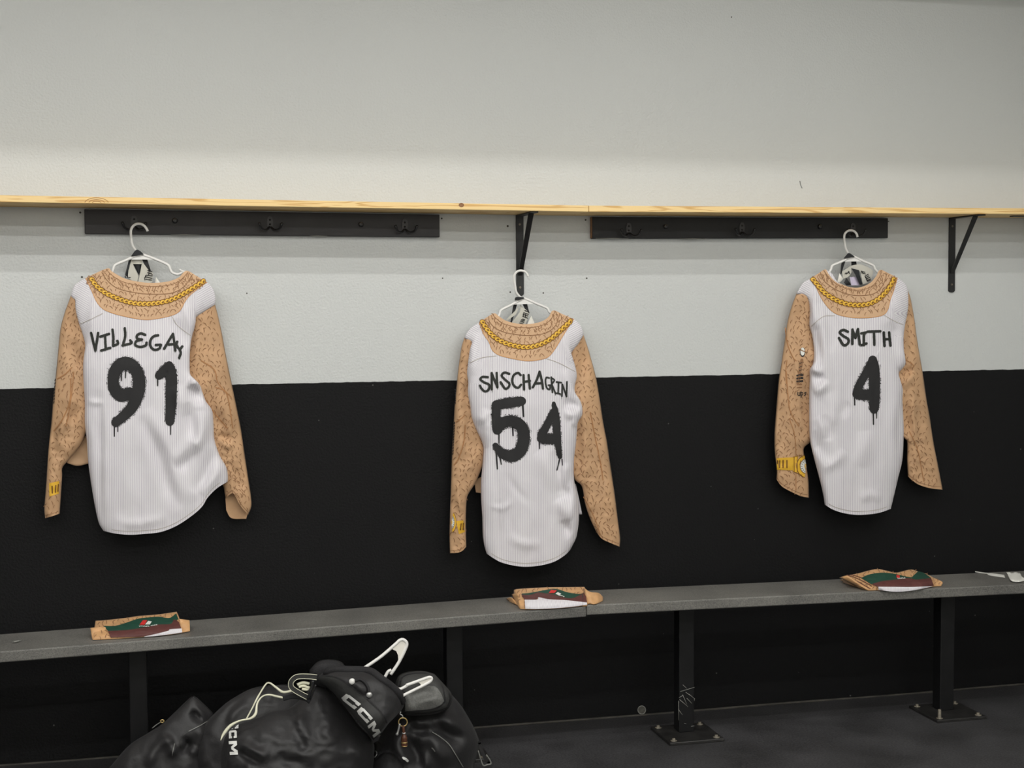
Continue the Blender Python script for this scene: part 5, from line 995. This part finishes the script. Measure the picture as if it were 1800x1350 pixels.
wp, SW = puff('waist', B2, wt, [(1710, 1085), (1790, 1010), (1850, 930)], wl, wr, .57, .13, 'nylon', pants, [([(1500, 520), (1560, 560), (1640, 640)], .006, 5)], pw=(3.5, 4), nz=.003, seed=41, bottom_open=False, lean=.07, ns=60, nv=50)
bd = patch('logo_band', T(B2, wl), T(B2, [(1250, 470), (1370, 492), (1530, 600), (1680, 720), (1790, 830), (1838, 925)]), SW, .006, M['nylon2'], pants, 50, 10)
line_on('band_seam', B2, [(1250, 470), (1370, 492), (1530, 600), (1680, 720), (1790, 830), (1838, 925)], SW, 1.1, 'roll', bd, .009)
def lettering(o, strokes, S_, eps, par, mt):
    for (nm, st, wd) in strokes:
        a = Acc(); ribbon_to(a, T(o, st), wd, S_, eps, lin=True, cap=False, step=.6)
        a.build(nm, M[mt], par, recalc=False)
def poly_letter(o, quads, S_, eps, par, mt):
    a = Acc()
    for q in quads: quad_to(a, T(o, q), S_, eps, n=8)
    return a.build('logo_letter', M[mt], par, recalc=False)
def letter(o, ch, BL, TL, BR, S_, eps, par):
    BL, u, v_ = np.array(BL, float), np.array(BR, float)-np.array(BL, float), np.array(TL, float)-np.array(BL, float)
    shp = {'C': [[(0, .12), (.26, 0), (.26, 1), (0, .88)], [(.1, .7), (1, .7), (1, 1), (.16, 1)], [(.16, 0), (1, 0), (1, .3), (.1, .3)], [(.76, .6), (1, .6), (1, .8), (.76, .8)], [(.76, .2), (1, .2), (1, .4), (.76, .4)]],
           'M': [[(0, 0), (.22, 0), (.22, 1), (0, 1)], [(.78, 0), (1, 0), (1, 1), (.78, 1)], [(.02, 1), (.3, 1), (.58, .3), (.42, .22)], [(.98, 1), (.7, 1), (.42, .3), (.58, .22)]]}[ch]
    poly_letter(o, [[tuple(BL+u*a+v_*b) for a, b in q] for q in shp], S_, eps, par, 'letter_white')
letter(B3, 'C', (45, 692), (108, 640), (178, 795), SW, .009, bd); letter(B3, 'C', (194, 816), (250, 765), (298, 928), SW, .009, bd); letter(B3, 'M', (302, 952), (368, 900), (362, 1064), SW, .010, bd)
letter(B2, 'C', (345, 925), (430, 915), (342, 982), ST_, .004, tg); letter(B2, 'C', (336, 996), (411, 988), (337, 1070), ST_, .004, tg); letter(B2, 'M', (334, 1096), (411, 1092), (346, 1226), ST_, .004, tg)
rl = T(B2, [(1235, 452), (1350, 420), (1480, 422), (1600, 424), (1690, 440), (1780, 505), (1880, 580), (1950, 650), (1990, 740)])
tube('waist_roll', cr3([U(x, y, SW(x, y)+.010) for x, y in rl], 40), np.concatenate([[.004, .007], np.full(36, .0115), [.009, .005]]), M['roll'], pants, 12)
ar, _ = puff('knit_pad', B2, [(1100, 420), (1180, 340), (1280, 318), (1400, 340), (1460, 410)], [(1100, 560), (1280, 600), (1460, 560)], [(1100, 420), (1100, 560)], [(1460, 410), (1460, 560)], .55, .04, 'roll', pants, pw=(3, 3), nz=.002, bottom_open=False, ns=24, nv=20)
for (x, y, mt_) in ((1505, 527, 'letter_white'), (1668, 655, 'silver')):
    p = T(B2, [(x, y)])[0]; c = U(p[0], p[1], SW(*p)+.004); tube('snap', [c+np.array([0, -k, 0]) for k in (0, .004, .0065, .0075)], [.0085, .0085, .006, .002], M[mt_], pants, 14)
tube('cord_loop', cr3([U(x, y, SW(x, y)+.006) for x, y in T(B2, [(1530, 525), (1580, 510), (1630, 540), (1660, 590), (1665, 630)])], 18), .0035, M['roll'], pants, 8)
# belt with cream edging, buckle and laces
hb_ = flat(.70)
tube('belt', [U(*T(B2, [(10, 10)])[0], .7)]*2, .001, M['roll'], None) if False else None
def strapy(name, o, pts, wd, hh, mt, par, edge=True):
    q = T(o, pts); a = Acc(); ribbon_to(a, q, wd, flat(hh), 0, cap=False); ob = a.build(name, M[mt], par, recalc=False)
    sm = ob.modifiers.new('thickness', 'SOLIDIFY'); sm.thickness = .002
    if edge:
        for sg in (-1, 1):
            qq = cr(q, step=1.5); g = np.gradient(qq, axis=0); g /= np.linalg.norm(g, axis=1)[:, None]; ql = qq+np.stack([-g[:, 1], g[:, 0]], 1)*wd*sg*.92
            tube('belt_edging', U(ql[:, 0], ql[:, 1], hh+.001), .0009, M['cream'], ob, 5)
    return ob
strapy('belt', B2, [(1172, 490), (1100, 482), (1000, 482), (955, 500), (925, 540), (935, 590), (1000, 635), (1085, 680)], 4.6, .672, 'nylon2', pants)
strapy('belt', B2, [(850, 690), (950, 668), (1060, 690), (1110, 720)], 4.5, .655, 'band_black', pants, False)
tube('buckle', cr3([U(x, y, .69) for x, y in T(B2, [(1135, 520), (1128, 580), (1105, 640), (1092, 695)])], 14), .0042, M['hook_black'], pants, 8)
tube('buckle', cr3([U(x, y, .688) for x, y in T(B2, [(1160, 560), (1140, 620), (1110, 700)])], 10), .0025, M['hook_black'], pants, 8)
for k, pts in enumerate(([(985, 560), (1040, 540), (1100, 550)], [(1000, 580), (1050, 570), (1085, 590)], [(1030, 600), (1080, 605), (1095, 575)])):
    tube('cream_cord', cr3([U(x, y, .665) for x, y in T(B2, pts)], 12), .004, M['cream'], pants, 7)
def lace(pts, wds, dh):
    q = T(B2, pts); hh = [max(float(SG(*p)), float(ST_(*p)) if 380 < p[0] < 640 and p[1] > 1240 else 0)+dh for p in q]; P3 = cr3([U(p[0], p[1], h) for p, h in zip(q, hh)], 60)
    tube('lace', P3, np.interp(np.linspace(0, 1, 60), np.linspace(0, 1, len(wds)), wds), M['cream'], pants, 8)
lace([(500, 890), (560, 780), (610, 680), (680, 565), (720, 542), (780, 582), (850, 630), (935, 618)], [.0022, .0022, .0025, .0022, .0022, .0028, .0036, .0032], .03)
lace([(258, 1088), (285, 1030), (350, 950), (440, 902), (540, 880), (590, 835), (605, 740), (650, 675), (710, 655), (780, 668), (848, 684)], [.0012, .0045, .0042, .0026, .0024, .0042, .0030, .0022, .0022, .0030, .0032], .05)

# two bare hangers poking out of the heap
def loose_hanger(o, frame, tails, web, hh, label, r):
    P = T(o, frame); e = thing('clothes_hanger', label, 'hanger', tuple(U(P[0][0], P[0][1], hh)), 'loose white hangers in the black heap')
    tube('frame', cr3([U(x, y, hh) for x, y in P], 60), r, M['white_plastic'], e, 10)
    for tl in tails: tube('shoulder_notch', cr3([U(x, y, hh) for x, y in T(o, tl)], 14), r*.95, M['white_plastic'], e, 10)
    w3 = np.array([U(x, y, hh) for x, y in T(o, web)]); n = len(w3); fr, bk = w3+[0, -.0012, 0], w3+[0, .0012, 0]
    mesh('web', np.vstack([fr, bk]), [tuple(range(n)), tuple(range(2*n-1, n-1, -1))]+[(i, (i+1) % n, n+(i+1) % n, n+i) for i in range(n)], M['band_white'], e, smooth=False)
loose_hanger(B3, [(240, 420), (285, 392), (430, 292), (570, 172), (610, 136), (645, 133), (675, 165), (662, 220), (600, 345), (522, 462)], [[(528, 420), (500, 432), (480, 465), (440, 540)]],
  [(525, 215), (600, 148), (640, 142), (668, 175), (655, 220), (595, 335), (592, 280), (575, 240)], .60, 'larger white hanger poking up from the black heap under the bench', .0046)
loose_hanger(B3, [(600, 690), (640, 662), (760, 602), (880, 540), (912, 505), (895, 488), (850, 500), (760, 532), (668, 565)], [[(690, 556), (655, 580), (610, 600), (575, 590)]],
  [(780, 535), (850, 508), (900, 496), (905, 510), (850, 550), (810, 575), (805, 550)], .69, 'smaller white hanger lying across the mesh pocket of the bag', .0042)
# keys
kr = thing('key_ring', 'brass key ring with a brown bottle charm hanging from the bag zipper', 'key ring', tuple(U(*T(B3, [(640, 1150)])[0], .68)))
KH = .69
tube('ring', cr3([U(x, y, KH) for x, y in T(B3, [(638+41*math.cos(a), 914+40*math.sin(a)) for a in np.linspace(0, 2*math.pi, 17)])], 40), .0017, M['brass'], kr, 8)
tube('clip', cr3([U(x, y, KH) for x, y in T(B3, [(618, 815), (612, 840), (632, 850), (640, 880)])], 14), .0016, M['silver'], kr, 8)
tube('key', cr3([U(x, y, KH+.002) for x, y in T(B3, [(608, 930), (598, 980), (580, 1040)])], 10), [.003]*8+[.0045, .003], M['silver'], kr, 8)
P = cr3([U(x, y, KH+.004) for x, y in T(B3, [(640, 945), (644, 985), (648, 1020), (650, 1060), (652, 1110), (652, 1150)])], 24)
ch = tube('bottle_charm', P, np.interp(np.linspace(0, 1, 24), [0, .1, .3, .42, .55, .95, 1], [.002, .0042, .0042, .0045, .0085, .0085, .006]), M['charm'], kr, 12)
for (a, b) in ((1100, 1112), (1135, 1142)):
    tube('label_band', [U(*T(B3, [(652, y)])[0], KH+.004) for y in (a, b)], .0088, M['brass'], ch, 12)
tube('label_band', [U(*T(B3, [(648, y)])[0], KH+.004) for y in (1012, 1024)], .0056, M['silver'], ch, 12)
